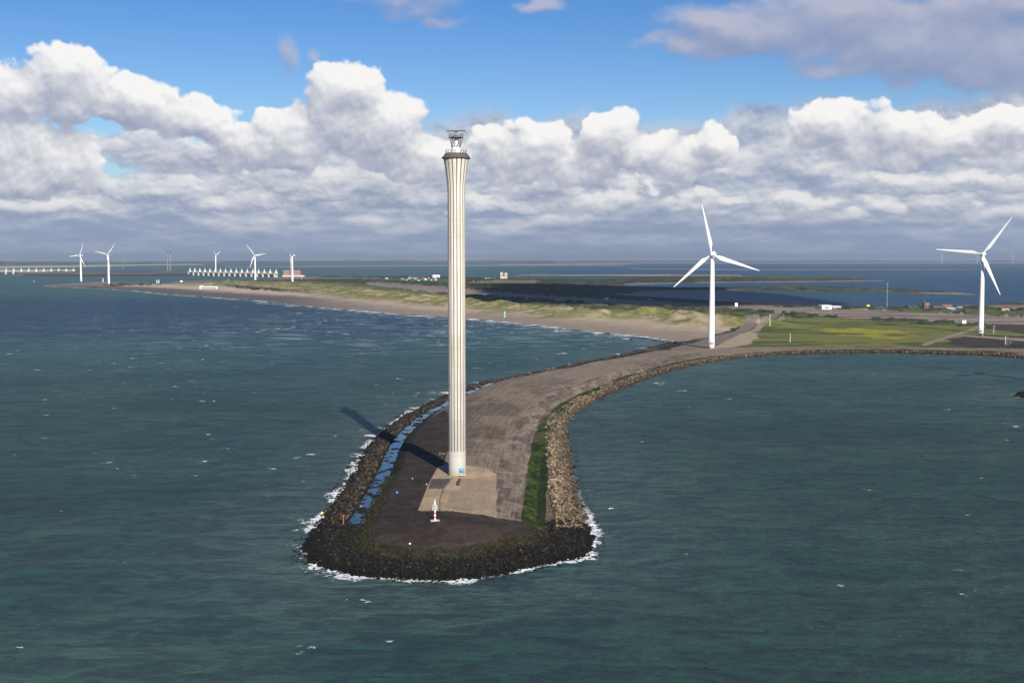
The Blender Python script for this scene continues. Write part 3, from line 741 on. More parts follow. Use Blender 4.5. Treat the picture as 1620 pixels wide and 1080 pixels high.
# still water left on the berm (flat sheets that the uneven berm breaks up)
def pool_strip(s0, s1, d0, d1, z):
    n = int((s1 - s0) / 1.5); vs = []
    for k in range(n + 1):
        s = s0 + (s1 - s0) * k / n; i = min(np.searchsorted(lenA, s), len(pA) - 1); i = max(i, 1)
        t = (s - lenA[i - 1]) / max(1e-6, lenA[i] - lenA[i - 1]); p = pA[i - 1] * (1 - t) + pA[i] * t
        j0, j1 = max(0, i - 7), min(len(pA) - 1, i + 7); e = pA[j1] - pA[j0]; e = e / np.hypot(*e); nrm = np.array([-e[1], e[0]])
        if not inside(np.array([p[0] + nrm[0] * 10]), np.array([p[1] + nrm[1] * 10]), MAIN)[0]: nrm = -nrm
        for d in (d0, d1): q = p + nrm * d; vs.append((q[0], q[1], z - curv(*q)))
    fs = [(2 * k, 2 * k + 1, 2 * k + 3, 2 * k + 2) for k in range(n)]
    mb = MB(); mb.add(vs, fs); o = mb.build('tide_pool', M['pool']); o['kind'] = 'structure'; return o
sTip0, sTip1 = s_at(500, 835), s_at(935, 830)
pool_strip(s_at(750, 608), sTip0 + 5, 8.8, 12.7, 1.08)
pool_strip(s_at(530, 906), s_at(620, 917), 8.4, 12.6, .86)
pool_strip(s_at(790, 911), s_at(943, 862), 8.4, 12.6, .90)

# ------------------------------------------------------------------ armour stones
import bmesh
def ico(sub):
    bm = bmesh.new(); bmesh.ops.create_icosphere(bm, subdivisions=sub, radius=1); v = np.array([q.co[:] for q in bm.verts]); f = np.array([[w.index for w in q.verts] for q in bm.faces]); bm.free(); return v, f
I2 = ico(2); I1 = ico(1)
def stones(name, P, size, colr, hi=True):
    v0, f0 = I2 if hi else I1; n = len(P); m = len(v0); var = []
    for k in range(14):
        # chipped block: push a sphere towards random planes
        d = RNG.normal(size=(9, 3)); d /= np.linalg.norm(d, axis=1)[:, None]; o = RNG.uniform(.45, .85, 9); v = v0.copy()
        for q, t in zip(d, o): e = v @ q; v = v - np.outer(np.maximum(0, e - t), q)
        var.append(v)
    var = np.array(var); kk = RNG.integers(0, 14, n); q = RNG.normal(size=(n, 4)); q /= np.linalg.norm(q, axis=1)[:, None]
    w, a, b, c = q.T
    Rm = np.stack([1 - 2 * (b * b + c * c), 2 * (a * b - w * c), 2 * (a * c + w * b), 2 * (a * b + w * c), 1 - 2 * (a * a + c * c), 2 * (b * c - w * a), 2 * (a * c - w * b), 2 * (b * c + w * a), 1 - 2 * (a * a + b * b)], 1).reshape(n, 3, 3)
    sc = size[:, None] * RNG.uniform(.7, 1.3, (n, 3)); V = np.einsum('nij,nmj->nmi', Rm, var[kk] * sc[:, None, :]) + P[:, None, :]
    Fc = f0[None] + (np.arange(n) * m)[:, None, None]
    me = np_mesh(name, V.reshape(-1, 3), Fc.reshape(-1, 3), smooth=False); add_col(me, 'tone', np.repeat(colr, m, 0))
    o = new_obj(name, me, None, M['rock']); return o
def along(n, s0, s1, d0, d1, path=pA, ln=lenA, poly=MAIN):
    s = RNG.uniform(s0, s1, n); d = RNG.uniform(d0, d1, n); i = np.clip(np.searchsorted(ln, s), 1, len(path) - 1)
    t = (s - ln[i - 1]) / np.maximum(1e-6, ln[i] - ln[i - 1]); p = path[i - 1] * (1 - t)[:, None] + path[i] * t[:, None]
    j0 = np.maximum(0, i - 4); j1 = np.minimum(len(path) - 1, i + 4); e = path[j1] - path[j0]; e /= np.maximum(1e-9, np.hypot(e[:, 0], e[:, 1]))[:, None]
    nrm = np.stack([-e[:, 1], e[:, 0]], 1); tst = inside(p[:, 0] + nrm[:, 0] * 9, p[:, 1] + nrm[:, 1] * 9, poly); nrm[~tst] *= -1
    q = p + nrm * d[:, None]; return q, s, d
def tones(n, cols, wts):
    k = RNG.choice(len(cols), n, p=np.array(wts) / sum(wts)); return np.array(cols)[k] * RNG.uniform(.6, 1.35, (n, 1))
sTw, sTip0, sTip1, sE0, sE1 = s_at(722, 617), s_at(500, 835), s_at(935, 830), s_at(901, 682), s_at(950, 632)
sEnd = s_at(1620, 567)
DARK = [(.011, .009, .007), (.024, .019, .011), (.006, .0055, .005), (.065, .050, .032)]; BRN = [(.070, .048, .031), (.040, .030, .020), (.10, .075, .05), (.022, .018, .013)]
TAN = [(.21, .16, .10), (.15, .11, .07), (.28, .22, .15), (.07, .05, .034)]
sets = []
def batch(n, s0, s1, d0, d1, szr, cols, wts, sink=.15, hi=True):
    q, s, d = along(n, s0, s1, d0, d1); h = H(q[:, 0], q[:, 1]); size = RNG.uniform(szr[0], szr[1], n) ** 1.0
    c = tones(n, cols, wts); wetk = np.clip((1.1 - h) / 1.0, 0, 1)[:, None]; c = c * (1 - .6 * wetk)
    P = np.stack([q[:, 0], q[:, 1], np.maximum(h, -.5) + sink * size - curv(q[:, 0], q[:, 1])], 1); sets.append((P, size, c, hi))
batch(6500, sTw, sTip0, -2.2, 8.0, (.28, .62), BRN + DARK, [3, 3, 1, 2, 2, 2, 2, 1])
batch(10500, sTip0, sTip1, -2.0, 10.0, (.22, .56), DARK, [3, 2, 4, .3])
batch(5200, sTip0 - 60, sTip1, 11.5, 15.8, (.14, .30), [(.024, .023, .010), (.046, .043, .019), (.013, .013, .007)], [2, 1, 2], .1, False)
batch(3900, sTip0 + 2, sTip1, 8.5, 13.0, (.18, .42), DARK, [2, 1, 2, .4], .0, False)
batch(500, sTw, sTip0, 8.3, 9.4, (.2, .36), DARK, [2, 1, 2, .4], -.1, False)
batch(3900, sTip1 - 8, sE1, .6, 8.8, (.33, .68), TAN, [3, 3, 1.6, 2])
batch(1200, sTip1 - 8, sE1, -1.8, .8, (.3, .55), DARK, [3, 2, 3, .6])
batch(4600, s_at(1062, 541), sTw, -1.5, 7.6, (.42, .85), BRN, [2, 3, 1, 2], .15, False)
batch(6500, sE1, s_at(1230, 562), -.6, 7.6, (.35, .75), TAN + BRN, [1.2, 2, .8, 1, 2, 1, 2, 1], .15, False)
batch(3000, s_at(1230, 562), sEnd + 100, -.8, 7.6, (.6, 1.2), BRN + TAN[:2], [3, 2, 3, 1, 1, 1], .15, False)
def merge(k, name, label, cat):
    for hi in (True, False):
        S = [sets[i] for i in k if sets[i][3] == hi]
        if S:
            o = stones(name, np.vstack([q[0] for q in S]), np.concatenate([q[1] for q in S]), np.vstack([q[2] for q in S]), hi)
            tag(o, label + (' of large blocks' if hi else ' of smaller blocks'), cat, None, 'stuff')
merge([0, 1, 2, 3, 4, 6], 'rubble_stones', 'dark wet rubble round the western side and tip of the headland', 'rubble')
merge([5, 8, 9], 'rubble_stones', 'sandy brown rubble along the sheltered right side of the dam', 'rubble')
merge([7], 'rubble_stones', 'brown rubble along the seaward edge of the dam behind the tower', 'rubble')
lnG = np.concatenate([[0], np.cumsum(np.hypot(*np.diff(pG, axis=0).T))])
q, s, d = along(900, 0, lnG[-1], -1.5, 9, pG, lnG, GROYNE); hh = H(q[:, 0], q[:, 1]); szz = RNG.uniform(.6, 1.1, 900)
o = stones('rubble_stones', np.stack([q[:, 0], q[:, 1], hh + .1 - curv(q[:, 0], q[:, 1])], 1), szz, tones(900, DARK, [2, 2, 3, 1]), False); tag(o, 'black rubble end of another dam at the right edge', 'rubble', None, 'stuff')

# ------------------------------------------------------------------ far shores and banks
def f_bank(n, p):
    P = pos(); c = attr('tone', True); n1 = noise(P, .02, 5, .6); n2 = noise(P, .11, 3, .6)
    setp(p, 'Base Color', scalec(c, n1 * .9 + n2 * .5 + .3)); setp(p, 'Roughness', .95); setp(p, 'Specular IOR Level', .1)
M['bank'] = material('far_land', f_bank)
def bank(name, front, back, hgt, c0, c1, rimc=None, nu=160, nv=14, rough=.5, back_h=0.0, seed=1):
    A = pl(front, 0, 6); B = pl(back, 0, 6)
    def res(Pp, n):
        l = np.concatenate([[0], np.cumsum(np.hypot(*np.diff(Pp, axis=0).T))]); t = np.linspace(0, l[-1], n); return np.stack([np.interp(t, l, Pp[:, 0]), np.interp(t, l, Pp[:, 1])], 1)
    A = res(A, nu); B = res(B, nu); t = np.linspace(0, 1, nv)[None, :, None]; G = A[:, None] * (1 - t) + B[:, None] * t
    u = np.linspace(0, 1, nu)[:, None] * np.ones((1, nv)); v = np.linspace(0, 1, nv)[None] * np.ones((nu, 1))
    gx, gy = G[..., 0], G[..., 1]; d = np.hypot(gx, gy); sc = d.mean() / 60
    nn = fbm(gx / sc, gy / sc, seed, 4); edge = np.minimum(np.minimum(v, 1 - v) * 5, np.minimum(u, 1 - u) * 25); edge = np.clip(edge, 0, 1)
    z = -2.0 + edge * (hgt + 2) + sm(edge, .5, 1) * hgt * rough * (nn - .5) * 2 + sm(v, .3, .8) * edge * back_h * (.4 + 1.2 * fbm(gx / sc / 1.5, gy / sc, seed + 5, 4))
    col = np.array(c0)[None, None] * (1 - sm(nn, .4, .6))[..., None] + np.array(c1)[None, None] * sm(nn, .4, .6)[..., None]
    if rimc is not None: k = (v < .22)[..., None]; col = np.where(k, np.array(rimc)[None, None], col)
    V = np.stack([gx, gy, z - curv(gx, gy)], -1).reshape(-1, 3); vid = np.arange(nu * nv).reshape(nu, nv)
    Q = np.stack([vid[:-1, :-1].ravel(), vid[1:, :-1].ravel(), vid[1:, 1:].ravel(), vid[:-1, 1:].ravel()], 1)
    me = np_mesh(name, V, Q); add_col(me, 'tone', col.reshape(-1, 3)); o = new_obj(name, me, None, M['bank']); o['kind'] = 'structure'; return o
bank('harbour_dam', [(34, 436.6), (70, 437.2), (120, 437.4), (200, 437.2), (260, 436.8), (310, 436.2)], [(20, 434.4), (80, 433.6), (130, 433.0), (200, 432.9), (260, 432.6), (312, 432.4)], 6, (.075, .065, .058), (.12, .10, .085), (.035, .033, .032), back_h=5, seed=3)
bank('far_shore', [(-200, 430), (-60, 427.2), (0, 425.6), (60, 424.4), (120, 423.4), (180, 421.8), (230, 420.4), (270, 419.8), (330, 419.2)], [(-200, 417), (-60, 416.5), (0, 416), (60, 416), (120, 416), (180, 416), (230, 416), (270, 416), (330, 416)], 5, (.10, .12, .06), (.035, .05, .04), (.40, .36, .26), back_h=16, seed=9)
bank('far_shore', [(240, 418.6), (330, 417.8), (420, 417.2), (520, 416.6), (620, 416.4), (760, 416.2), (900, 416)], [(240, 414.8), (330, 414.6), (420, 414.5), (520, 414.5), (620, 414.4), (760, 414.4), (900, 414.4)], 6, (.08, .09, .06), (.04, .05, .045), back_h=14, seed=13)
bank('far_shore', [(860, 416.4), (1000, 416.6), (1150, 416.6), (1300, 416.9), (1450, 416.6), (1620, 416.3), (1850, 416)], [(860, 414.4), (1000, 414.5), (1150, 414.4), (1300, 414.5), (1450, 414.4), (1620, 414.3), (1850, 414.3)], 6, (.06, .08, .06), (.05, .06, .05), (.36, .32, .26), back_h=12, seed=17)
FL = (.26, .22, .20); FD = (.17, .16, .16)
bank('mud_flat', [(330, 423.6), (460, 423.2), (560, 422.4), (680, 421.8), (800, 421.2), (1010, 420.6)], [(330, 421.6), (460, 420.6), (560, 419.4), (680, 418.8), (800, 418.4), (1010, 418.6)], .5, FL, FD, rough=.9, seed=23)
bank('mud_flat', [(980, 425.2), (1100, 426.8), (1250, 427.6), (1400, 427.2), (1560, 426.8)], [(980, 424.2), (1100, 425.0), (1250, 425.8), (1400, 425.8), (1560, 426.0)], .4, FL, FD, rough=.9, seed=27)
bank('mud_flat', [(780, 419.0), (850, 419.2), (930, 418.8), (1010, 418.3)], [(780, 418.0), (850, 417.8), (930, 417.6), (1010, 417.7)], .6, (.45, .4, .33), FL, rough=.4, seed=29)
bank('sand_bar', [(814, 437.6), (860, 438.2), (950, 438.6), (1060, 438.6), (1180, 439.2)], [(812, 435.2), (860, 435.0), (950, 434.8), (1060, 434.8), (1180, 435.2)], 3.4, (.30, .24, .18), (.20, .17, .13), (.05, .045, .04), seed=31)
bank('sand_bar', [(1120, 441.0), (1200, 441.6), (1290, 441.8), (1360, 442.2)], [(1120, 438.0), (1200, 437.4), (1290, 438.2), (1360, 440.2)], 3.0, (.10, .11, .05), (.05, .06, .035), (.06, .055, .045), seed=37)


def gz(x, y): return float(H(x, y)[0])
def on(px, py, z=5.0):
    """a spot of the land seen at a pixel, set on the ground there"""
    q = at(px, py, z)
    for _ in range(3): q = at(px, py, gz(q.x, q.y))
    return Vector((q.x, q.y, gz(q.x, q.y) - curv(q.x, q.y)))
def ppm(q): return F / math.hypot(q[0], q[1]) * math.cos(math.atan2(q[0], q[1]))      # pixels of the photo per metre out there


# ------------------------------------------------------------------ radar tower
TB = at(723.4, 748, 5.0)
def build_tower():
    root = empty('radar_tower', (TB.x, TB.y, TB.z))
    tag(root, 'tall pale fluted concrete radar tower with flared head on the tip of the headland', 'tower')
    top = 86.6; N = 16
    def R(z): return 2.38 if z < 77.5 else 2.38 + 1.10 * ((z - 77.5) / (top - 77.5)) ** 1.45
    b = MB(); b.lathe([(2.44, -3), (2.44, .3), (2.40, .5), (2.38, 6.28), (2.30, 6.34)], 64); b.build('base_drum', M['tower'], root, True)
    # shaft: sixteen staves with sunk grooves
    zs = [6.3] + list(np.arange(8, 77, 4.0)) + list(np.linspace(77.5, top, 14)); b = MB(); vs = []; fs = []; mi = []
    prof = []
    for k in range(N):
        a0 = 2 * PI * k / N + .08; w = 2 * PI / N
        for f, dr in ((.15, -.34), (.17, -.02), (.26, 0), (.55, .0), (.84, 0), (.93, -.02), (.95, -.34)): prof.append((a0 + f * w, dr))
    n = len(prof)
    for z in zs:
        for a, dr in prof:
            rr_ = R(z) + dr * (1.0 if z < 77 else 1.1); vs.append((rr_ * math.cos(a), rr_ * math.sin(a), z))
    for i in range(len(zs) - 1):
        for k in range(n):
            fs.append((i * n + k, i * n + (k + 1) % n, (i + 1) * n + (k + 1) % n, (i + 1) * n + k)); mi.append(1 if (k % 7) in (0, 5, 6) else 0)
    fs.append(tuple(range(n))[::-1]); mi.append(0); fs.append(tuple((len(zs) - 1) * n + k for k in range(n))); mi.append(0)
    b.add(vs, fs); b.mi = mi; b.build('shaft', [M['tower'], M['groove']], root)
    # collar, deck and drum
    b = MB(); b.lathe([(3.3, top - .25), (3.95, top - .1), (4.0, top + .05), (3.9, top + .16), (2.95, top + 1.35), (2.8, top + 1.35), (2.8, top + 1.0)], 16); b.build('head_roof', M['roof_dark'], root)
    b = MB(); b.ring((0, 0, top + 2.15), 2.9, .035); b.ring((0, 0, top + 1.75), 2.9, .028)
    for k in range(16): a = 2 * PI * k / 16; b.tube((2.9 * math.cos(a), 2.9 * math.sin(a), top + 1.2), (2.9 * math.cos(a), 2.9 * math.sin(a), top + 2.15), .03, n=6)
    b.build('railing', M['dark'], root)
    b = MB(); b.lathe([(1.2, top + .8), (1.2, top + 2.8), (1.12, top + 2.86)], 32); d = b.build('equipment_drum', M['wpaint'], root, False)
    b = MB(); b.box((-.2, -1.19, top + 1.75), (.7, .06, 1.5)); b.build('door', M['grey_coat'], d)
    b = MB(); b.lathe([(.62, top + 2.8), (.45, top + 4.2), (.45, top + 5.5), (.3, top + 5.55), (.22, top + 6.5)], 24); b.build('mast', M['wpaint'], root, True)
    b = MB(); zt = top + 5.55
    for k in range(6):
        a = 2 * PI * (k + .2) / 6; a2 = 2 * PI * (k + 1.2) / 6; am = 2 * PI * (k + .7) / 6
        b.tube((1.95 * math.cos(a), 1.95 * math.sin(a), zt + .5), (1.15 * math.cos(am), 1.15 * math.sin(am), top + 2.9), .07, n=6)
        b.tube((1.95 * math.cos(a2), 1.95 * math.sin(a2), zt + .5), (1.15 * math.cos(am), 1.15 * math.sin(am), top + 2.9), .07, n=6)
        b.tube((1.95 * math.cos(a), 1.95 * math.sin(a), zt), (.3 * math.cos(a), .3 * math.sin(a), zt), .06, n=6)
    b.build('strut_frame', M['dark'], root)
    b = MB(); b.lathe([(.5, zt - .05), (1.75, zt - .05), (1.75, zt + .05), (.5, zt + .05)], 24); pl_ = b.build('platform', M['roof_dark'], root)
    b = MB(); b.ring((0, 0, zt + 1.05), 1.95, .035); b.ring((0, 0, zt + .55), 1.95, .03); b.ring((0, 0, zt), 1.95, .06)
    for k in range(18): a = 2 * PI * k / 18; b.tube((1.95 * math.cos(a), 1.95 * math.sin(a), zt), (1.95 * math.cos(a), 1.95 * math.sin(a), zt + 1.05), .03, n=6)
    b.build('platform_railing', M['dark'], root)
    b = MB(); b.lathe([(.28, zt), (.28, zt + .8), (.16, zt + .9), (.16, zt + 1.65)], 16); ped = b.build('antenna_pedestal', M['dark'], root)
    b = MB(); b.box((0, 0, 0), (5.1, .5, .34)); b.box((0, -.3, 0), (4.9, .12, .22)); b.box((0, 0, -.25), (1.2, .3, .2)); o = b.build('radar_antenna', M['dark'], root)
    o.location = (0, 0, zt + 1.85); o.rotation_euler = (0, math.radians(-2.5), math.radians(12))
    b = MB()
    for k in range(5): b.tube((-1.3 + .12 * k, -1.0 + .3 * k, top + 2.8), (-1.3 + .12 * k, -1.0 + .3 * k, top + 3.6), .02, n=5)
    b.tube((-1.15, -.3, top + .9), (-1.15, -.3, zt), .05, n=6); b.tube((-1.15, .1, top + .9), (-1.15, .1, zt), .05, n=6)
    for k in range(14): b.tube((-1.15, -.3, top + 1.1 + k * .32), (-1.15, .1, top + 1.1 + k * .32), .025, n=5)
    b.build('ladder', M['dark'], root)
build_tower()

# ------------------------------------------------------------------ sign at the foot of the tower
def build_sign():
    q = at(730.4, 751, 5.0); root = empty('information_sign', (q.x, q.y, q.z), math.radians(-4)); tag(root, 'small blue information board on two posts at the foot of the radar tower', 'sign')
    b = MB(); b.box((0, 0, 1.45), (1.2, .06, .85)); bd = b.build('board', M['blue'], root)
    b = MB()
    for k, (zz_, w_) in enumerate(((1.56, .62), (1.38, .74))): b.box((-.08 + k * .05, -.034, zz_), (w_, .008, .06))
    b.build('lettering', M['paleblue'], bd)
    for s in (-.42, .42): b = MB(); b.box((s, .05, .55), (.09, .09, 1.9)); b.build('post', M['wood'], root)
    b = MB(); b.box((.1, .05, .02), (1.9, .6, .30)); b.build('plinth', M['concrete'], root)
build_sign()

# ------------------------------------------------------------------ red and white beacon
def build_beacon():
    q = hit(688.2, 824); root = empty('navigation_beacon', (q.x, q.y, q.z), .2); root.scale = (.88, .88, .92); tag(root, 'small red and white banded beacon post with white wire cage topmark on the headland tip', 'beacon')
    b = MB(); b.box((0, 0, -.1), (2.3, 1.5, .5)); b.build('plinth', M['concrete'], root)
    segs = [(0.1, .65, 'wpaint', .27), (.65, 1.1, 'red', .26), (1.1, 1.75, 'wpaint', .24), (1.75, 2.15, 'red', .22), (2.15, 2.6, 'wpaint', .20)]
    b = MB(); b.lathe([(.30, .1), (.2, 2.6)], 20, mi=0); 
    m = MB()
    for z0, z1, c, r_ in segs: m.lathe([(r_ + .02, z0), (r_, z1)], 20, mi=0 if c == 'wpaint' else 1)
    m.build('post', [M['wpaint'], M['red']], root)
    m = MB(); m.ring((0, 0, 2.75), .62, .03, 12); m.ring((0, 0, 3.35), .74, .03, 12); m.ring((0, 0, 3.95), .5, .03, 12); m.tube((0, 0, 2.6), (0, 0, 4.7), .09)
    for k in range(8):
        a = 2 * PI * k / 8; c, s = math.cos(a), math.sin(a)
        m.tube((.18 * c, .18 * s, 2.6), (.62 * c, .62 * s, 2.75), .02, n=6); m.tube((.62 * c, .62 * s, 2.75), (.74 * c, .74 * s, 3.35), .02, n=6); m.tube((.74 * c, .74 * s, 3.35), (.5 * c, .5 * s, 3.95), .02, n=6); m.tube((.5 * c, .5 * s, 3.95), (.1 * c, .1 * s, 4.4), .02, n=6)
    m.build('cage', M['wpaint'], root)
    m = MB(); m.lathe([(.16, 4.4), (.18, 4.75), (.08, 4.85), (.04, 5.5)], 12); m.build('lantern', M['wpaint'], root)
    m = MB(); m.box((.06, -.27, .55), (.25, .12, .4)); m.build('switch_box', M['grey_coat'], root)
build_beacon()

# ------------------------------------------------------------------ wind turbines
def blade_mesh(R, ang_, chord):
    secs = [(0.9, .0), (2.2, .0), (4.0, .45), (R * .2, 1.0), (R * .35, .85), (R * .55, .62), (R * .75, .42), (R * .9, .27), (R * .975, .16), (R, .05)]
    m = MB(); n = 12; vs = []
    for rr_, c in secs:
        root_ = max(0, 1 - (rr_ - .9) / 4.5); ch = max(chord * c, 1.25 * root_); th = ch * (.16 + .84 * root_)
        tw = math.radians(16 * (1 - rr_ / R) ** 1.5 + 3)
        for k in range(n):
            t = 2 * PI * k / n; u = math.cos(t) * ch / 2 - ch * .18 * (1 - root_); w_ = math.sin(t) * th / 2 * (1 if root_ > .5 else (.55 + .45 * math.cos(t)))
            uu = u * math.cos(tw) - w_ * math.sin(tw); ww = u * math.sin(tw) + w_ * math.cos(tw)
            y_ = ww - .0012 * rr_ * rr_
            vs.append((rr_ * math.cos(ang_) - uu * math.sin(ang_), y_, rr_ * math.sin(ang_) + uu * math.cos(ang_)))
    fs = []
    for i in range(len(secs) - 1):
        for k in range(n): fs.append((i * n + k, i * n + (k + 1) % n, (i + 1) * n + (k + 1) % n, (i + 1) * n + k))
    fs.append(tuple((len(secs) - 1) * n + k for k in range(n))); fs.append(tuple(range(n))[::-1]); m.add(vs, fs); return m
def turbine(loc, hub, R, rz, phase, label, group, mat='white', fat=1.0):
    root = empty('wind_turbine', loc, rz); tag(root, label, 'wind turbine', group); mt = M[mat]
    b = MB(); b.lathe([(2.25 * fat, -4), (2.2 * fat, 0.0), (2.05 * fat, hub * .25), (1.75 * fat, hub * .55), (1.2 * fat, hub - 1.9)], 28); tw = b.build('tower', mt, root, True)
    b = MB(); b.box((0, -2.12 * fat, 1.6), (1.0, .12, 2.1)); b.box((1.0 * fat, -2.5 * fat, .3), (2.2, 1.4, 1.0)); b.build('door', M['grey_coat'], tw)
    b = MB(); y0 = -2.6
    prof = [(-2.4, 1.25), (-1.5, 1.75), (3, 1.8), (6.2, 1.55), (7.2, 1.0)]; vs = []; n = 12
    for yy, rr_ in prof:
        for k in range(n):
            t = 2 * PI * (k + .5) / n; cx_, cz_ = math.cos(t), math.sin(t); e = .62
            vs.append((rr_ * math.copysign(abs(cx_) ** e, cx_), yy, hub + rr_ * math.copysign(abs(cz_) ** e, cz_)))
    fs = [(i * n + k, (i + 1) * n + k, (i + 1) * n + (k + 1) % n, i * n + (k + 1) % n) for i in range(len(prof) - 1) for k in range(n)] + [tuple(range(n)), tuple((len(prof) - 1) * n + k for k in range(n))[::-1]]
    b.add(vs, fs); b.box((0, 5.4, hub + 2.0), (.5, .5, .9)); b.build('nacelle', mt, root)
    b = MB(); n = 20; vs = []; prof = [(-2.5, 1.3), (-3.4, 1.35), (-4.4, 1.2), (-5.1, .75), (-5.4, .1)]
    for yy, rr_ in prof:
        for k in range(n): t = 2 * PI * k / n; vs.append((rr_ * math.cos(t), yy, hub + rr_ * math.sin(t)))
    fs = [(i * n + k, i * n + (k + 1) % n, (i + 1) * n + (k + 1) % n, (i + 1) * n + k) for i in range(len(prof) - 1) for k in range(n)] + [tuple(range(n))[::-1], tuple((len(prof) - 1) * n + k for k in range(n))]
    b.add(vs, fs); b.build('hub', mt, root, True)
    for k in range(3):
        o = blade_mesh(R, math.radians(phase + 120 * k), 3.1 * fat).build('blade', mt, root, True); o.location = (0, -3.7, hub)
    return root
WT = 'white wind turbines on the dams'
def tq(px, py, z=5.0): q = at(px, py, z); return (q.x, q.y, q.z)
turbine(tq(1125.5, 542), 61.5, 35, -.36, 101.5, 'large white wind turbine on the dam between beach and meadow, nearest to the radar tower', WT)
turbine(tq(1551.5, 523), 62.0, 36, -.52, 54, 'large white wind turbine at the right edge standing in the green meadow', WT)
turbine((293 + 6, 512, 4.2), 62.0, 35, -.42, 80, 'white wind turbine on the neighbouring dam', WT)
FT = 'white wind turbines on the spit across the bay'
turbine(tq(128.5, 443.2), 63, 35, -.40, 65, 'leftmost white wind turbine on the brown spit, beside the barrier', FT, fat=1.15)
turbine(tq(172.3, 447.3), 64, 36, -.40, 46, 'second white wind turbine from the left on the spit, its lower blade along the tower', FT, fat=1.15)
turbine(tq(404, 442.6), 63, 36, -.30, 128, 'white wind turbine in front of the right end of the storm surge barrier', FT, fat=1.15)
turbine(tq(462.8, 446.8), 63, 38, -.95, 30, 'white wind turbine in front of the large brown building', FT, fat=1.15)
DT = 'distant wind turbines beyond the barrier'
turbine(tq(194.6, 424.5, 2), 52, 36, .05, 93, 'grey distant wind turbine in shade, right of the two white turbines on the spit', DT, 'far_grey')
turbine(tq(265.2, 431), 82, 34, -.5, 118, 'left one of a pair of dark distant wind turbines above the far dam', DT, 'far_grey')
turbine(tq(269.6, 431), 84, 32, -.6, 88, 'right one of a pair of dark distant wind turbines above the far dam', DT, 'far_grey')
turbine(tq(341.5, 434), 66, 28, 1.2, 90 + 180, 'white wind turbine seen edge-on behind the storm surge barrier', DT)
HT = 'faint wind turbines on the horizon'
for px, hp, ph, lb in ((1490, 11, 95, 'leftmost of three faint wind turbines on the right horizon'), (1545.5, 12, 60, 'middle of three faint wind turbines on the right horizon'), (1602, 12, 78, 'rightmost of three faint wind turbines at the right end of the horizon')):
    q = at(px, 416.4, 6); turbine((q.x, q.y, q.z), hp * math.hypot(q.x, q.y) / F, 6.5 * math.hypot(q.x, q.y) / F, -.4, ph, lb, HT, 'grey_coat', fat=1.25)

# ------------------------------------------------------------------ storm surge barrier
def barrier(label, A, B, n, hdeck, htop, wid):
    a, b_ = at(*A, 0), at(*B, 0); root = empty('storm_surge_barrier', (a.x, a.y, a.z)); tag(root, label, 'barrier', 'storm surge barriers')
    d = Vector((b_.x - a.x, b_.y - a.y, 0)); Ln = d.length; rz = math.atan2(d.y, d.x); root.rotation_euler = (0, 0, rz); dz = b_.z - a.z
    zf = lambda t: dz * t
    m = MB(); m.box((Ln / 2, 0, hdeck), (Ln + wid * 3, 9, 2.4)); m.build('road_deck', M['concrete'], root)
    m = MB(); m.box((Ln / 2, 5, hdeck + 5.2), (Ln + wid * 2, 2.5, 1.3)); m.build('upper_beam', M['concrete'], root)
    m0 = None
    for k in range(n):
        x_ = Ln * k / (n - 1)
        m = MB(); m.box((x_, 0, hdeck / 2 - 3), (wid, 14, hdeck + 4.5), taper=.92); m.box((x_, 2, hdeck + 2.4), (wid * 1.45, 10, 3.6), taper=.6); p = m.build('pier', M['concrete'], root)
        m = MB(); m.box((x_, 2, hdeck + 5.6), (wid * .7, 7, 3.0), taper=.5); m.box((x_, 2, (hdeck + htop) / 2 + 3.4), (wid * .2, 2.0, htop - hdeck - 5)); m.build('lifting_tower', M['wpaint'], p)
        if k < n - 1:
            m = MB(); m.box((x_ + Ln / (n - 1) / 2, -1, hdeck * .42), (Ln / (n - 1) - wid, 1.5, hdeck * .84 - 1.4)); m.build('gate', M['navy'], root)
barrier('long pale storm surge barrier with seventeen piers across the middle channel', (300, 435.6), (436, 438.6), 17, 11.6, 24.5, 5.0)
barrier('pale storm surge barrier running out of the picture at the left', (-26, 433.8), (116.5, 433.4), 13, 10.5, 22, 6.0)

# ------------------------------------------------------------------ buildings
WIN = 0
def house(px0, px1, pyb, hpx, label, wall='wpaint', roof='roof_red', flat=False, depth=None, name='house', cat='house', group=None, windows=0, rz=0.0, z=5.0):
    q = on((px0 + px1) / 2, pyb, z); s = ppm(q); w_ = (px1 - px0) / s; hh = hpx / s; d = depth or max(6.0, w_ * .6)
    root = empty(name, (q.x, q.y + d / 2, q.z), rz); tag(root, label, cat, group)
    wh = hh if flat else hh * .62
    m = MB(); m.box((0, 0, wh / 2 - 1), (w_, d, wh + 2)); wo_ = m.build('wall', M[wall], root)
    m = MB()
    if flat: m.box((0, 0, wh + .12), (w_ + .5, d + .5, .3))
    else: m.gable((0, 0, wh), (w_, d), hh - wh, over=.4)
    m.build('roof', M[roof], root)
    for k in range(windows):
        xx = (k + .5) / windows * w_ - w_ / 2; m = MB(); m.box((xx, -d / 2 - .02, wh * .5), (w_ / windows * .5, .08, wh * .35)); m.build('window', M['glass'], root)
    return root
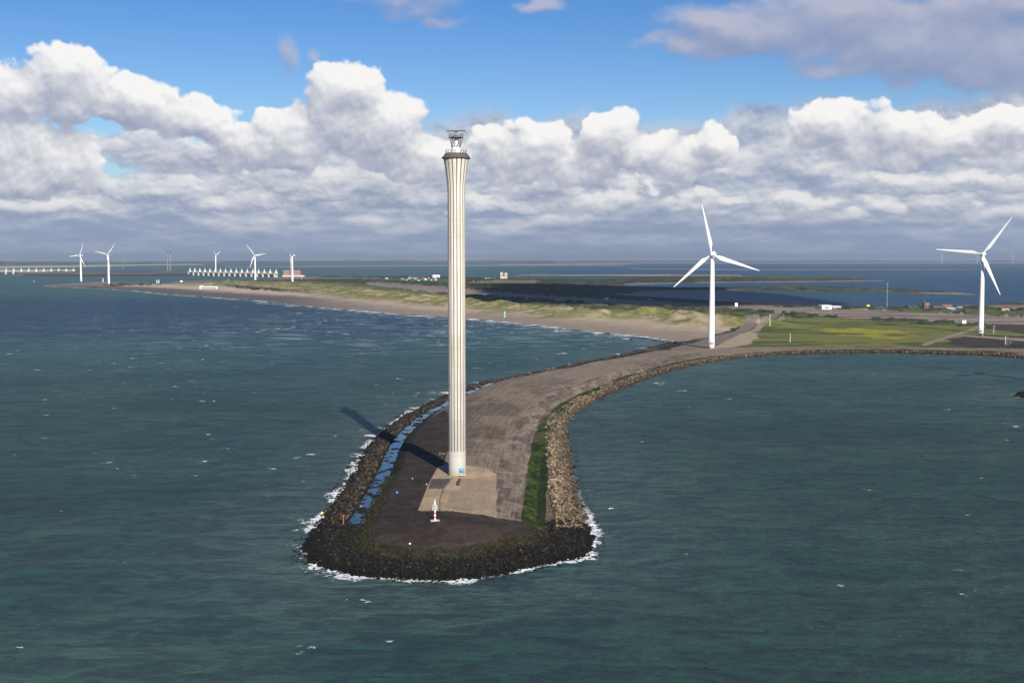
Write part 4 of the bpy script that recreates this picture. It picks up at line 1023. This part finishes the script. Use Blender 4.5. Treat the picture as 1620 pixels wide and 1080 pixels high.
# the big brown block
q = at(470, 437.5, 5); s = ppm(q); root = empty('office_building', (q.x, q.y + 12, q.z)); tag(root, 'large brown two-block building on a pale base behind the rightmost turbine of the spit', 'building')
def X(px): return (px - 470) / s
m = MB(); m.box((X(464), 0, 1.5), (X(480) - X(447), 24, 5)); m.build('base_storey', M['tan'], root)
for a_, b_ in ((448.5, 457.8), (459.2, 474)):
    m = MB(); m.box((X((a_ + b_) / 2), 2, 11.5), (X(b_) - X(a_), 18, 13.5)); wv = m.build('block', M['brick'], root)
    m = MB(); m.box((X((a_ + b_) / 2), 2, 18.5), (X(b_) - X(a_) + .6, 18.6, .6)); m.build('roof', M['roof_brown'], root)
    nw = int((b_ - a_) / 1.4)
    for k in range(nw): m = MB(); m.box((X(a_ + (k + .5) * (b_ - a_) / nw), -7.04, 11.5), (1.1, .1, 10)); m.build('window', M['glass'], wv)
# twin tower
q = at(797, 442.5, 5); s = ppm(q); root = empty('twin_tower_building', (q.x, q.y, q.z)); tag(root, 'tall sand-coloured twin-towered building standing alone on the shore right of the radar tower', 'building')
m = MB(); m.box((0, 0, .5), (14 / s, 14, 4), taper=.85); m.build('base', M['tan'], root)
for a_, w_, h_ in ((-3.3, 4.4, 11.6), (3.4, 4.4, 10.8)):
    m = MB(); m.box((a_ / s, 0, h_ / 2 / s), (w_ / s, 9, h_ / s), taper=.92); m.box((a_ / s, 0, h_ / s), (w_ / s * 1.15, 9.6, 1.0)); t_ = m.build('tower_block', M['tan'], root)
    m = MB(); m.box((a_ / s, -4.6, h_ * .55 / s), (1.4, .3, 6)); m.build('window', M['glass'], t_)
m = MB(); m.box((0, 0, 2.5 / s), (3 / s, 7, 5 / s)); m.build('link_block', M['tan'], root)
VG = 'houses of the village left of the tower'
house(684.5, 695.5, 441.3, 6.3, 'white flat-roofed block left of the radar tower, tallest of the village', 'wpaint', 'concrete', True, 14, 'apartment_block', 'building', None, 5)
q = at(659, 441, 5); s = ppm(q); root = empty('exhibition_hall', (q.x, q.y + 12, q.z)); tag(root, 'long hall with curved brown roof at the back of the village', 'building')
m = MB(); w_ = 25 / s
m.box((0, 0, 1), (w_, 22, 6)); m.build('wall', M['brick'], root)
m = MB(); vs = []; 
for i in range(13):
    t = i / 12; zz_ = 4 + 5.5 * math.sin(PI * t) ** .7
    for yy in (-11.5, 11.5): vs += [((t - .5) * w_ * 1.02, yy, zz_), ((t - .5) * w_ * 1.02, yy, zz_ - .5)]
fs = []
for i in range(12):
    a_ = 4 * i; fs += [(a_, a_ + 4, a_ + 6, a_ + 2), (a_ + 1, a_ + 3, a_ + 7, a_ + 5), (a_, a_ + 1, a_ + 5, a_ + 4), (a_ + 2, a_ + 6, a_ + 7, a_ + 3)]
m.add(vs, fs); m.build('roof', M['roof_brown'], root)
for k in range(8): m = MB(); m.box(((k + .5) / 8 * w_ - w_ / 2, -11.04, 1.8), (1.6, .1, 2.4)); m.build('window', M['glass'], root)
q = at(647.5, 441.5, 5); root = empty('dome_pavilion', (q.x, q.y, q.z)); tag(root, 'small pale blue dome at the left end of the curved-roofed hall', 'pavilion')
m = MB(); m.lathe([(5, -1), (5, 2)], 20); m.build('wall', M['wpaint'], root); m = MB(); m.lathe([(5.2, 2), (4.6, 4), (3.2, 5.6), (1.4, 6.5), (.1, 6.8)], 20); m.build('roof', M['steel_blue'], root, True)
vill = [(655.5, 659, 443.2, 2.6, 'steel_blue', 'grey_coat', 'blue-walled cabin in front of the curved hall'), (660.3, 664.2, 444.9, 2.4, 'wpaint', 'grey_coat', 'white cabin lowest in front of the curved hall'), (666, 670.5, 442.4, 3.6, 'steel_blue', 'roof_dark', 'blue house under the right end of the curved roof'),
        (671.5, 675, 443.4, 4.4, 'wpaint', 'roof_dark', 'narrow white house with dark roof between hall and white block'), (676.5, 679.5, 441.6, 3, 'tan', 'roof_red', 'small tan house with red roof left of the white block'), (681, 684, 443.6, 2.6, 'wpaint', 'roof_dark', 'low white cabin at the left foot of the white block'),
        (687.5, 691.5, 443.8, 2.4, 'wpaint', 'grey_coat', 'low white cabin in front of the white block'), (704, 709, 441.2, 2.4, 'wpaint', 'roof_dark', 'low white house touching the left edge of the radar tower'), (634, 639, 442.2, 2.4, 'tan', 'roof_brown', 'tan house at the far left of the village'),
        (609, 613.5, 441.4, 2, 'wpaint', 'grey_coat', 'small white shed at the start of the village road'), (641, 645, 444.0, 2.2, 'wpaint', 'roof_brown', 'white house with brown roof above the village road')]
for a_, b_, yb, hp, wl, rf, lb in vill: house(a_, b_, yb, hp, lb, wl, rf, group=VG, depth=9, windows=2)
house(764, 783.5, 442.2, 2.2, 'long low white shed left of the twin-towered building', 'wpaint', 'wpaint', True, 10, 'shed', 'shed', None, 6)
HG = 'white huts in the shaded dunes'
house(819.6, 822.8, 464.3, 3, 'small white hut in the dark scrub right of the radar tower', 'wpaint', 'grey_coat', True, 3, 'hut', 'hut', HG, 1)
house(957, 962.5, 474, 3.4, 'white hut with pale roof beside the grey dike in the dark scrub', 'wpaint', 'grey_coat', False, 4, 'hut', 'hut', HG, 1)
house(1025, 1031, 475.8, 2.4, 'flat white hut half way between the dike and the lagoon', 'wpaint', 'grey_coat', True, 4, 'hut', 'hut', HG, 1)
# pavilion on the beach
q = on(331, 451.8, 3); s = ppm(q); root = empty('beach_pavilion', (q.x, q.y, q.z)); tag(root, 'white flat-roofed pavilion with dark glass front on the far beach', 'pavilion')
m = MB(); m.box((0, 0, 2.1), (26 / s, 12, 4.2)); m.build('wall', M['wpaint'], root); m = MB(); m.box((0, 0, 4.4), (29 / s, 14, .4)); m.build('roof', M['wpaint'], root)
for k in range(7): m = MB(); m.box(((k - 3) * 3.2 / s, -6.05, 1.7), (2.6 / s, .12, 2.4)); m.build('window', M['glass'], root)
house(316, 320.6, 451.6, 2.4, 'small white cabin left of the beach pavilion', 'wpaint', 'wpaint', True, 6, 'hut', 'hut', None, 1, z=3)
# buildings behind the dike at the right
house(1301, 1315, 489.3, 5.6, 'white hall with a dark gateway behind the dike', 'wpaint', 'wpaint', True, 16, 'boat_shed', 'hall', None, 1)
q = on(1306, 489.4); m = MB(); 
house(1315.6, 1330, 488.6, 3.6, 'low white hall with wide flat roof joined to the gateway hall', 'concrete', 'wpaint', True, 14, 'boat_shed', 'hall', None, 4)
house(1368.5, 1382, 489.6, 2.8, 'long white shed under the yellow crane cab behind the dike', 'wpaint', 'grey_coat', True, 8, 'shed', 'shed', None, 4)
house(1371.5, 1375.5, 487.2, 4.0, 'small yellow cabin on the quay behind the dike', 'yellow', 'yellow', True, 3, 'cabin', 'cabin', None, 1)
house(1388, 1398.5, 489.2, 2.6, 'white shed left of the tall lattice mast', 'wpaint', 'grey_coat', True, 8, 'shed', 'shed', None, 4)
house(1405, 1412, 489.2, 1.8, 'low white shed right of the tall lattice mast', 'wpaint', 'grey_coat', True, 6, 'shed', 'shed', None, 3)
house(1439, 1456, 489.4, 5.2, 'long dark shed left of the tall dark red block', 'wood', 'roof_dark', False, 14, 'shed', 'shed', None, 5)
house(1463.5, 1470, 489.8, 9.6, 'tall dark red-brown block on the quay', 'roof_brown', 'roof_dark', True, 9, 'silo_building', 'building', None, 2)
house(1478, 1493, 488.2, 4.4, 'dark workshop right of the tall dark red block', 'far_grey', 'roof_dark', False, 12, 'workshop', 'building', None, 5)
house(1494, 1506, 488.0, 5.4, 'workshop with red roof on the quay', 'far_grey', 'roof_red', False, 12, 'workshop', 'building', None, 4)
house(1499, 1511, 490.4, 2.6, 'blue and white shed in front of the red-roofed workshop', 'steel_blue', 'wpaint', True, 6, 'shed', 'shed', None, 4)
house(1516, 1523, 488.8, 3.0, 'grey-roofed shed left of the right-hand turbine', 'tan', 'grey_coat', False, 7, 'shed', 'shed', None, 2)
house(1586, 1596, 491.4, 4.2, 'house with orange-red walls at the far right behind the grass dike', 'tan', 'roof_red', False, 8, 'house', 'house', None, 3)
house(1601, 1614, 490.6, 2.2, 'long low pale building at the far right edge', 'wpaint', 'grey_coat', True, 7, 'shed', 'shed', None, 5)
house(1561, 1566, 490.8, 2.2, 'small white cabin right of the right-hand turbine tower', 'wpaint', 'grey_coat', True, 5, 'cabin', 'cabin', None, 1)

# ------------------------------------------------------------------ masts, poles and signs
def pole(px, y0, y1, name, label, cat, mat='wpaint', r_=.25, group=None, arm=False):
    q = on(px, y1); s = ppm(q); hh = (y1 - y0) / s; root = empty(name, tuple(q)); tag(root, label, cat, group)
    m = MB(); m.tube((0, 0, -1), (0, 0, hh), r_, r_ * .6, 10); m.build('pole', M[mat], root)
    m = MB(); m.box((0, 0, 0), (r_ * 5, r_ * 5, .5)); m.build('footing', M['concrete'], root)
    if arm: m = MB(); m.box((.5, 0, hh - .1), (1.6, .3, .18)); m.build('lamp_head', M['grey_coat'], root)
    return root, hh
pole(1218, 491, 508.6, 'flag_pole', 'tall thin pole beside the path at the left end of the meadow', 'pole', 'wpaint', .22)
pole(1250, 527.5, 540.8, 'marker_pole', 'thin pale pole at the lower edge of the meadow', 'pole', 'wpaint', .16)
pole(1554.6, 518, 531, 'street_lamp', 'lamp post directly in front of the right-hand turbine tower', 'street lamp', 'wpaint', .14, None, True)
pole(1572, 517, 527, 'street_lamp', 'lamp post right of the right-hand turbine tower', 'street lamp', 'wpaint', .14, None, True)
pole(477, 435, 444.5, 'flag_pole', 'pale pole right of the large brown building', 'pole', 'wpaint', .35)
pole(1462, 474, 491, 'flag_pole', 'thin pole left of the tall dark red block', 'pole', 'grey_coat', .1)
for px, a_, b_, lb in ((163, 440.5, 446.0, 'small harbour light left of the second turbine on the spit'), (248.3, 443.2, 448.0, 'left one of two small harbour lights in the middle of the spit'), (251.4, 443.0, 448.0, 'right one of two small harbour lights in the middle of the spit'), (361, 442.2, 447.4, 'white harbour light on the quay left of the barrier end')):
    q = at(px, b_, 3); s = ppm(q); hh = (b_ - a_) / s; root = empty('harbour_light', tuple(q)); tag(root, lb, 'beacon', 'harbour lights')
    m = MB(); m.lathe([(1.0, -2), (.7, hh * .8)], 12); m.build('column', M['wpaint'], root); m = MB(); m.lathe([(1.0, hh * .8), (1.0, hh), (.2, hh + .8)], 12); m.build('lantern', M['grey_coat'], root)
# lattice mast
q = on(1403.2, 489.4); s = ppm(q); hh = 37 / s; root = empty('lattice_mast', tuple(q)); tag(root, 'tall thin lattice mast on the quay in front of the lagoon', 'mast')
m = MB(); a_ = .42
for c_ in ((a_, a_), (-a_, a_), (0, -a_)): m.tube((c_[0], c_[1], 0), (c_[0], c_[1], hh), .055, n=5)
k = 0.0
while k < hh - 1: m.tube((a_, a_, k), (-a_, a_, k + 1), .03, n=4); m.tube((-a_, a_, k), (0, -a_, k + 1), .03, n=4); m.tube((0, -a_, k), (a_, a_, k + 1), .03, n=4); k += 1.0
m.build('lattice', M['grey_coat'], root); m = MB(); m.box((0, 0, hh), (.9, .9, .5)); m.build('lamp', M['grey_coat'], root)
# billboard and box on legs
q = on(1521.6, 523.6); s = ppm(q); root = empty('information_sign', tuple(q), .1); tag(root, 'white board on a single post in the meadow left of the right-hand turbine', 'sign')
m = MB(); m.tube((0, 0, -.5), (0, 0, 10.5 / s), .13, n=8); m.build('post', M['wpaint'], root)
m = MB(); m.box((0, -.15, 12.5 / s), (11.5 / s, .18, 4.2 / s)); m.build('board', M['wpaint'], root)
q = on(1164.6, 486.6); s = ppm(q); root = empty('measuring_cabin', tuple(q)); tag(root, 'white box-shaped cabin on legs beside the grey dike behind the near turbine', 'cabin')
m = MB(); m.box((0, 0, 4.6 / s), (4.0 / s, 2.5, 5.4 / s)); m.build('cabin_body', M['wpaint'], root); m = MB(); m.box((0, -1.3, 5.0 / s), (1.6 / s, .1, 1.4 / s)); m.build('window', M['glass'], root)
for a_ in (-1, 1): m = MB(); m.tube((a_ * 1.2 / s, 0, -1), (a_ * 1.2 / s, 0, 2 / s), .14, n=6); m.build('leg', M['grey_coat'], root)
# timber piles by the pond
for k, (px, yt, yb) in enumerate(((1590.5, 534, 545), (1593.5, 537, 546), (1597, 537.5, 546), (1599, 536, 545.5))):
    q = on(px, yb); s = ppm(q); m = MB(); m.tube((0, 0, -1), (0, 0, (yb - yt) / s), .32, .26, 9); m.lathe([(.34, (yb - yt) / s), (.05, (yb - yt) / s + .35)], 9)
    o = m.build('mooring_pile', M['wood' if k else 'grey_coat']); o.location = q
    tag(o, ('pale leftmost pile of the four by the pond at the right edge', 'second dark timber pile from the left by the pond', 'third dark timber pile from the left by the pond', 'rightmost dark timber pile by the pond')[k], 'pile', 'piles by the pond')
# little pond at the right
P_ = [on(a_, b_, 5) for a_, b_ in ((1598, 545.4), (1640, 544.5), (1720, 545), (1720, 547), (1640, 547.2), (1604, 546.8))]
zt_ = max(p_.z for p_ in P_) + .08; m = MB(); m.add([(p_.x, p_.y, zt_) for p_ in P_], [tuple(range(len(P_)))]); o = m.build('pond', M['navy']); o['kind'] = 'structure'

# ------------------------------------------------------------------ small things
def person(loc, rz, jacket, label, arms=.5, group=None):
    root = empty('person', loc, rz); tag(root, label, 'person', group)
    J = [(0, 0, .95), (0, 0, 1.15), (0, .01, 1.4), (0, .01, 1.5), (0, 0, 1.62), (0, 0, 1.72),
         (.1, 0, .88), (.13, -.03, .48), (.14, .02, .08), (.14, -.13, .03), (-.1, 0, .88), (-.12, .03, .48), (-.14, .02, .08), (-.14, -.13, .03),
         (.19, 0, 1.4), (.25, -.03, 1.13), (.24, -.18, .92), (.23, -.25, .86), (-.19, 0, 1.4), (-.25, 0, 1.13), (-.27, -.08, .88), (-.27, -.12, .80)]
    Eg = [(0, 1), (1, 2), (2, 3), (3, 4), (4, 5), (0, 6), (6, 7), (7, 8), (8, 9), (0, 10), (10, 11), (11, 12), (12, 13), (2, 14), (14, 15), (15, 16), (16, 17), (2, 18), (18, 19), (19, 20), (20, 21)]
    Rd = [.13, .13, .15, .06, .09, .08, .085, .06, .045, .04, .085, .06, .045, .04, .065, .048, .036, .035, .065, .048, .036, .035]
    def skin(name, ids, grow, mat):
        mp = {j: i for i, j in enumerate(ids)}; me = bpy.data.meshes.new(name); me.from_pydata([J[i] for i in ids], [(mp[a], mp[b]) for a, b in Eg if a in mp and b in mp], [])
        o = new_obj(name, me, root, mat); md = o.modifiers.new('skin', 'SKIN'); sv = me.skin_vertices[0].data
        for i, j in enumerate(ids): sv[i].radius = (Rd[j] + grow, (Rd[j] + grow) * .85)
        sv[0].use_root = True; sd_ = o.modifiers.new('sub', 'SUBSURF'); sd_.levels = 1; sd_.render_levels = 2; return o
    skin('body', list(range(22)), 0, M['skin'])
    skin('jacket', [0, 1, 2, 14, 15, 16, 18, 19, 20], .035, jacket); skin('trousers', [0, 6, 7, 8, 10, 11, 12], .022, M['navy'])
    m = MB(); m.lathe([(.10, 1.66), (.112, 1.72), (.09, 1.8), (.02, 1.84)], 12, (0, .02, 0)); m.build('hair', M['hair'], root, True)
    return root
q = hit(509.5, 820.5); person((q.x, q.y, q.z + .25), .9, M['yellow'], 'person in bright yellow jacket on the dark stones at the left edge of the headland')
q = hit(543, 831); m = MB(); m.tube((0, 0, -.6), (.1, 0, 2.3), .14, .11, 10); m.lathe([(.2, 2.2), (.2, 2.5), (.05, 2.6)], 10, (.1, 0, 0)); o = m.build('marker_post', M['roof_red']); o.location = q; tag(o, 'short rust-red post standing in the tide pool on the left', 'post')
q = hit(628, 779.5); m = MB(); m.box((0, 0, .14), (.6, .45, .28), taper=.7); m.box((.1, .05, .3), (.3, .22, .18), rz=.5); o = m.build('litter', M['blue']); o.location = q; o.rotation_euler = (0, 0, .4); tag(o, 'small blue scrap lying on the dark asphalt slope left of the tower', 'litter')
for px, py, sz, lb in ((648.5, 861, .26, 'small white stone at the lower edge of the dark asphalt'), (652.5, 757.5, .16, 'small white stone left of the tower on the dark slope'), (675, 766.5, .18, 'pale stone left of the dark square by the tower'), (570.5, 801, .18, 'tiny pale stone above the tide pool')):
    q = hit(px, py); v, f = I2; vv = v * np.array([1, .8, .7]) * sz * (1 + .25 * (RNG.random((len(v), 1)) - .5)); m = MB(); m.add([tuple(t) for t in vv], [tuple(t) for t in f]); o = m.build('stone', M['wpaint']); o.location = q + Vector((0, 0, sz * .4)); tag(o, lb, 'stone', 'loose pale stones')
q = hit(702, 718.5); n = 22; P3 = np.stack([q.x + RNG.normal(0, 1.3, n), q.y + RNG.normal(0, 3.2, n), np.full(n, q.z + .02)], 1); o = stones('debris_heap', P3, RNG.uniform(.1, .2, n), tones(n, [(.42, .36, .27), (.3, .25, .18)], [1, 1])); tag(o, 'low heap of pale debris directly left of the tower', 'debris', None, 'stuff')
# land yacht on the beach
q = on(797.5, 501.6, 1.5); s = ppm(q); root = empty('land_yacht', tuple(q), .5); tag(root, 'green and white sailed land yacht on the beach just right of the radar tower', 'land yacht')
m = MB(); m.tube((0, 0, .4), (.3, 0, 6.4), .1, .06); m.build('mast', M['wpaint'], root)
m = MB(); m.add([(0, 0, 1.2), (2.6, .3, 1.3), (2.3, .4, 3.6), (.3, 0, 6.3), (0, .05, 1.2), (2.6, .35, 1.3), (2.3, .45, 3.6), (.3, .05, 6.3)], [(0, 1, 2, 3), (7, 6, 5, 4), (0, 4, 5, 1), (1, 5, 6, 2), (2, 6, 7, 3), (3, 7, 4, 0)]); sl_o = m.build('sail', M['green'], root)
m = MB(); m.add([(.2, -.03, 4.9), (1.7, .2, 4.3), (.3, -.03, 6.2), (.2, .12, 4.9), (1.7, .4, 4.3), (.3, .12, 6.2)], [(0, 1, 2), (5, 4, 3), (0, 3, 4, 1), (1, 4, 5, 2), (2, 5, 3, 0)]); m.build('sail_panel', M['wpaint'], sl_o)
m = MB(); m.box((1.0, 0, .45), (3.6, .6, .35), taper=.8); m.tube((2.0, -1.1, .4), (2.0, 1.1, .4), .06); m.build('hull', M['wpaint'], root)
for cx_, cy_ in ((2.0, -1.1), (2.0, 1.1), (-.9, 0)): m = MB(); m.tube((cx_, cy_ - .08, .3), (cx_, cy_ + .08, .3), .3, n=14); m.build('wheel', M['dark'], root)
q = on(640, 488.5, 1.5); person(tuple(q), .3, M['steel_blue'], 'tiny person in blue walking on the far beach left of the tower')
q = on(801.5, 500.5, 1.5); person(tuple(q), -.3, M['navy'], 'tiny person in dark clothes beside the land yacht')
# vessels and buoy on the far water
def boat(px, py, L_, label, hull='roof_brown', z=0):
    q = at(px, py, z); root = empty('boat', tuple(q), .1); tag(root, label, 'boat', None)
    m = MB(); h_ = L_ * .11; w_ = L_ * .2; sec = [(-.5, .75), (-.35, 1), (.2, 1), (.38, .6), (.5, .05)]; vs = []
    for t, k in sec: vs += [(t * L_, -w_ / 2 * k, h_), (t * L_, w_ / 2 * k, h_), (t * L_ * .95, w_ / 2 * k * .7, -.5), (t * L_ * .95, -w_ / 2 * k * .7, -.5)]
    fs = [(4 * i + j, 4 * i + (j + 1) % 4, 4 * i + 4 + (j + 1) % 4, 4 * i + 4 + j) for i in range(4) for j in range(4)] + [(0, 3, 2, 1), (16, 17, 18, 19)]
    m.add(vs, fs); m.build('hull', M[hull], root); m = MB(); m.box((-.2 * L_, 0, h_ + h_ * .7), (.25 * L_, w_ * .6, h_ * 1.4)); cb = m.build('cabin', M['wpaint'], root)
    m = MB(); m.box((-.074 * L_, 0, h_ * 2), (.01 * L_, w_ * .5, h_ * .4)); m.build('window', M['glass'], cb)
boat(290, 447.4, 22, 'brown boat moored in the inlet between the spit and the quay'); boat(330.5, 447.2, 8, 'small white boat moored right of the brown boat', 'wpaint')
q = at(53.5, 446.2, 0); root = empty('buoy', tuple(q)); tag(root, 'yellowish buoy floating left of the spit', 'buoy'); m = MB(); m.lathe([(.6, -1), (1.5, -.3), (1.5, .6), (.5, .9), (.3, 3.2)], 14); m.build('float', M['tan'], root); m = MB(); m.box((0, 0, 3.6), (1, .2, 1), rz=.3); m.box((0, 0, 3.6), (1, .2, 1), rz=1.87); m.build('topmark', M['tan'], root)

# ------------------------------------------------------------------ clouds that shade the middle distance (high above and behind the frame)
def f_cloud(n, p):
    setp(p, 'Base Color', (.9, .9, .9)); setp(p, 'Roughness', 1.0); bump(p, noise(pos(), .01, 5, .6), 1, 30)
M['cloud'] = material('cloud', f_cloud)
def shade_cloud(gx0, gx1, gy0, gy1, alt, seed, label, thr=.1):
    off = alt / math.tan(SUN_EL); ox, oy = math.sin(SUN_AZ) * off, math.cos(SUN_AZ) * off
    n = 110; ux, uy = np.meshgrid(np.linspace(-1, 1, n), np.linspace(-1, 1, n), indexing='ij')
    X_ = (gx0 + gx1) / 2 + ux * (gx1 - gx0) / 2; Y_ = (gy0 + gy1) / 2 + uy * (gy1 - gy0) / 2
    f_ = 1 - np.maximum(np.abs(ux), np.abs(uy)) ** 3 - .25 * (ux ** 2 + uy ** 2) + (fbm(X_ / 230, Y_ / 230, seed, 5) - .5) * 1.9
    k = f_ > thr; t = np.sqrt(np.clip(f_ - thr, 0, 1)); pf = fbm(X_ / 70, Y_ / 70, seed + 3, 4)
    top = alt + t * 55 * (.5 + pf); bot = alt - t * 12
    vid = np.arange(n * n).reshape(n, n); q_ = k[:-1, :-1] & k[1:, :-1] & k[1:, 1:] & k[:-1, 1:]
    Q = np.stack([vid[:-1, :-1][q_], vid[1:, :-1][q_], vid[1:, 1:][q_], vid[:-1, 1:][q_]], 1)
    V = np.concatenate([np.stack([X_ + ox, Y_ + oy, top], -1).reshape(-1, 3), np.stack([X_ + ox, Y_ + oy, bot], -1).reshape(-1, 3)])
    me = np_mesh('cloud', V, np.concatenate([Q, Q[:, ::-1] + n * n])); o = new_obj('cloud', me, None, M['cloud']); o['kind'] = 'stuff'; o['label'] = label; o['category'] = 'cloud'
shade_cloud(-110, 470, 1390, 2450, 900, 5, 'low grey cloud shading the scrub between the dunes and the lagoon')

# ------------------------------------------------------------------ the air
def f_haze():
    m = bpy.data.materials.new('sea_air'); m.use_nodes = True; n = m.node_tree; n.nodes.clear()
    out = n.nodes.new('ShaderNodeOutputMaterial'); v = n.nodes.new('ShaderNodeVolumePrincipled'); v.inputs['Color'].default_value = (.36, .44, .56, 1)
    v.inputs['Density'].default_value = 6.0e-5; v.inputs['Anisotropy'].default_value = 0.0; n.links.new(v.outputs[0], out.inputs['Volume']); return m
HZ = True
if HZ:
    m = MB(); m.box((0, 0, (118 - 95) / 2), (76000, 76000, 118 + 95)); o = m.build('haze', f_haze()); o['kind'] = 'stuff'; o['label'] = 'pale blue sea air between the camera and the far shore'; o['category'] = 'haze'
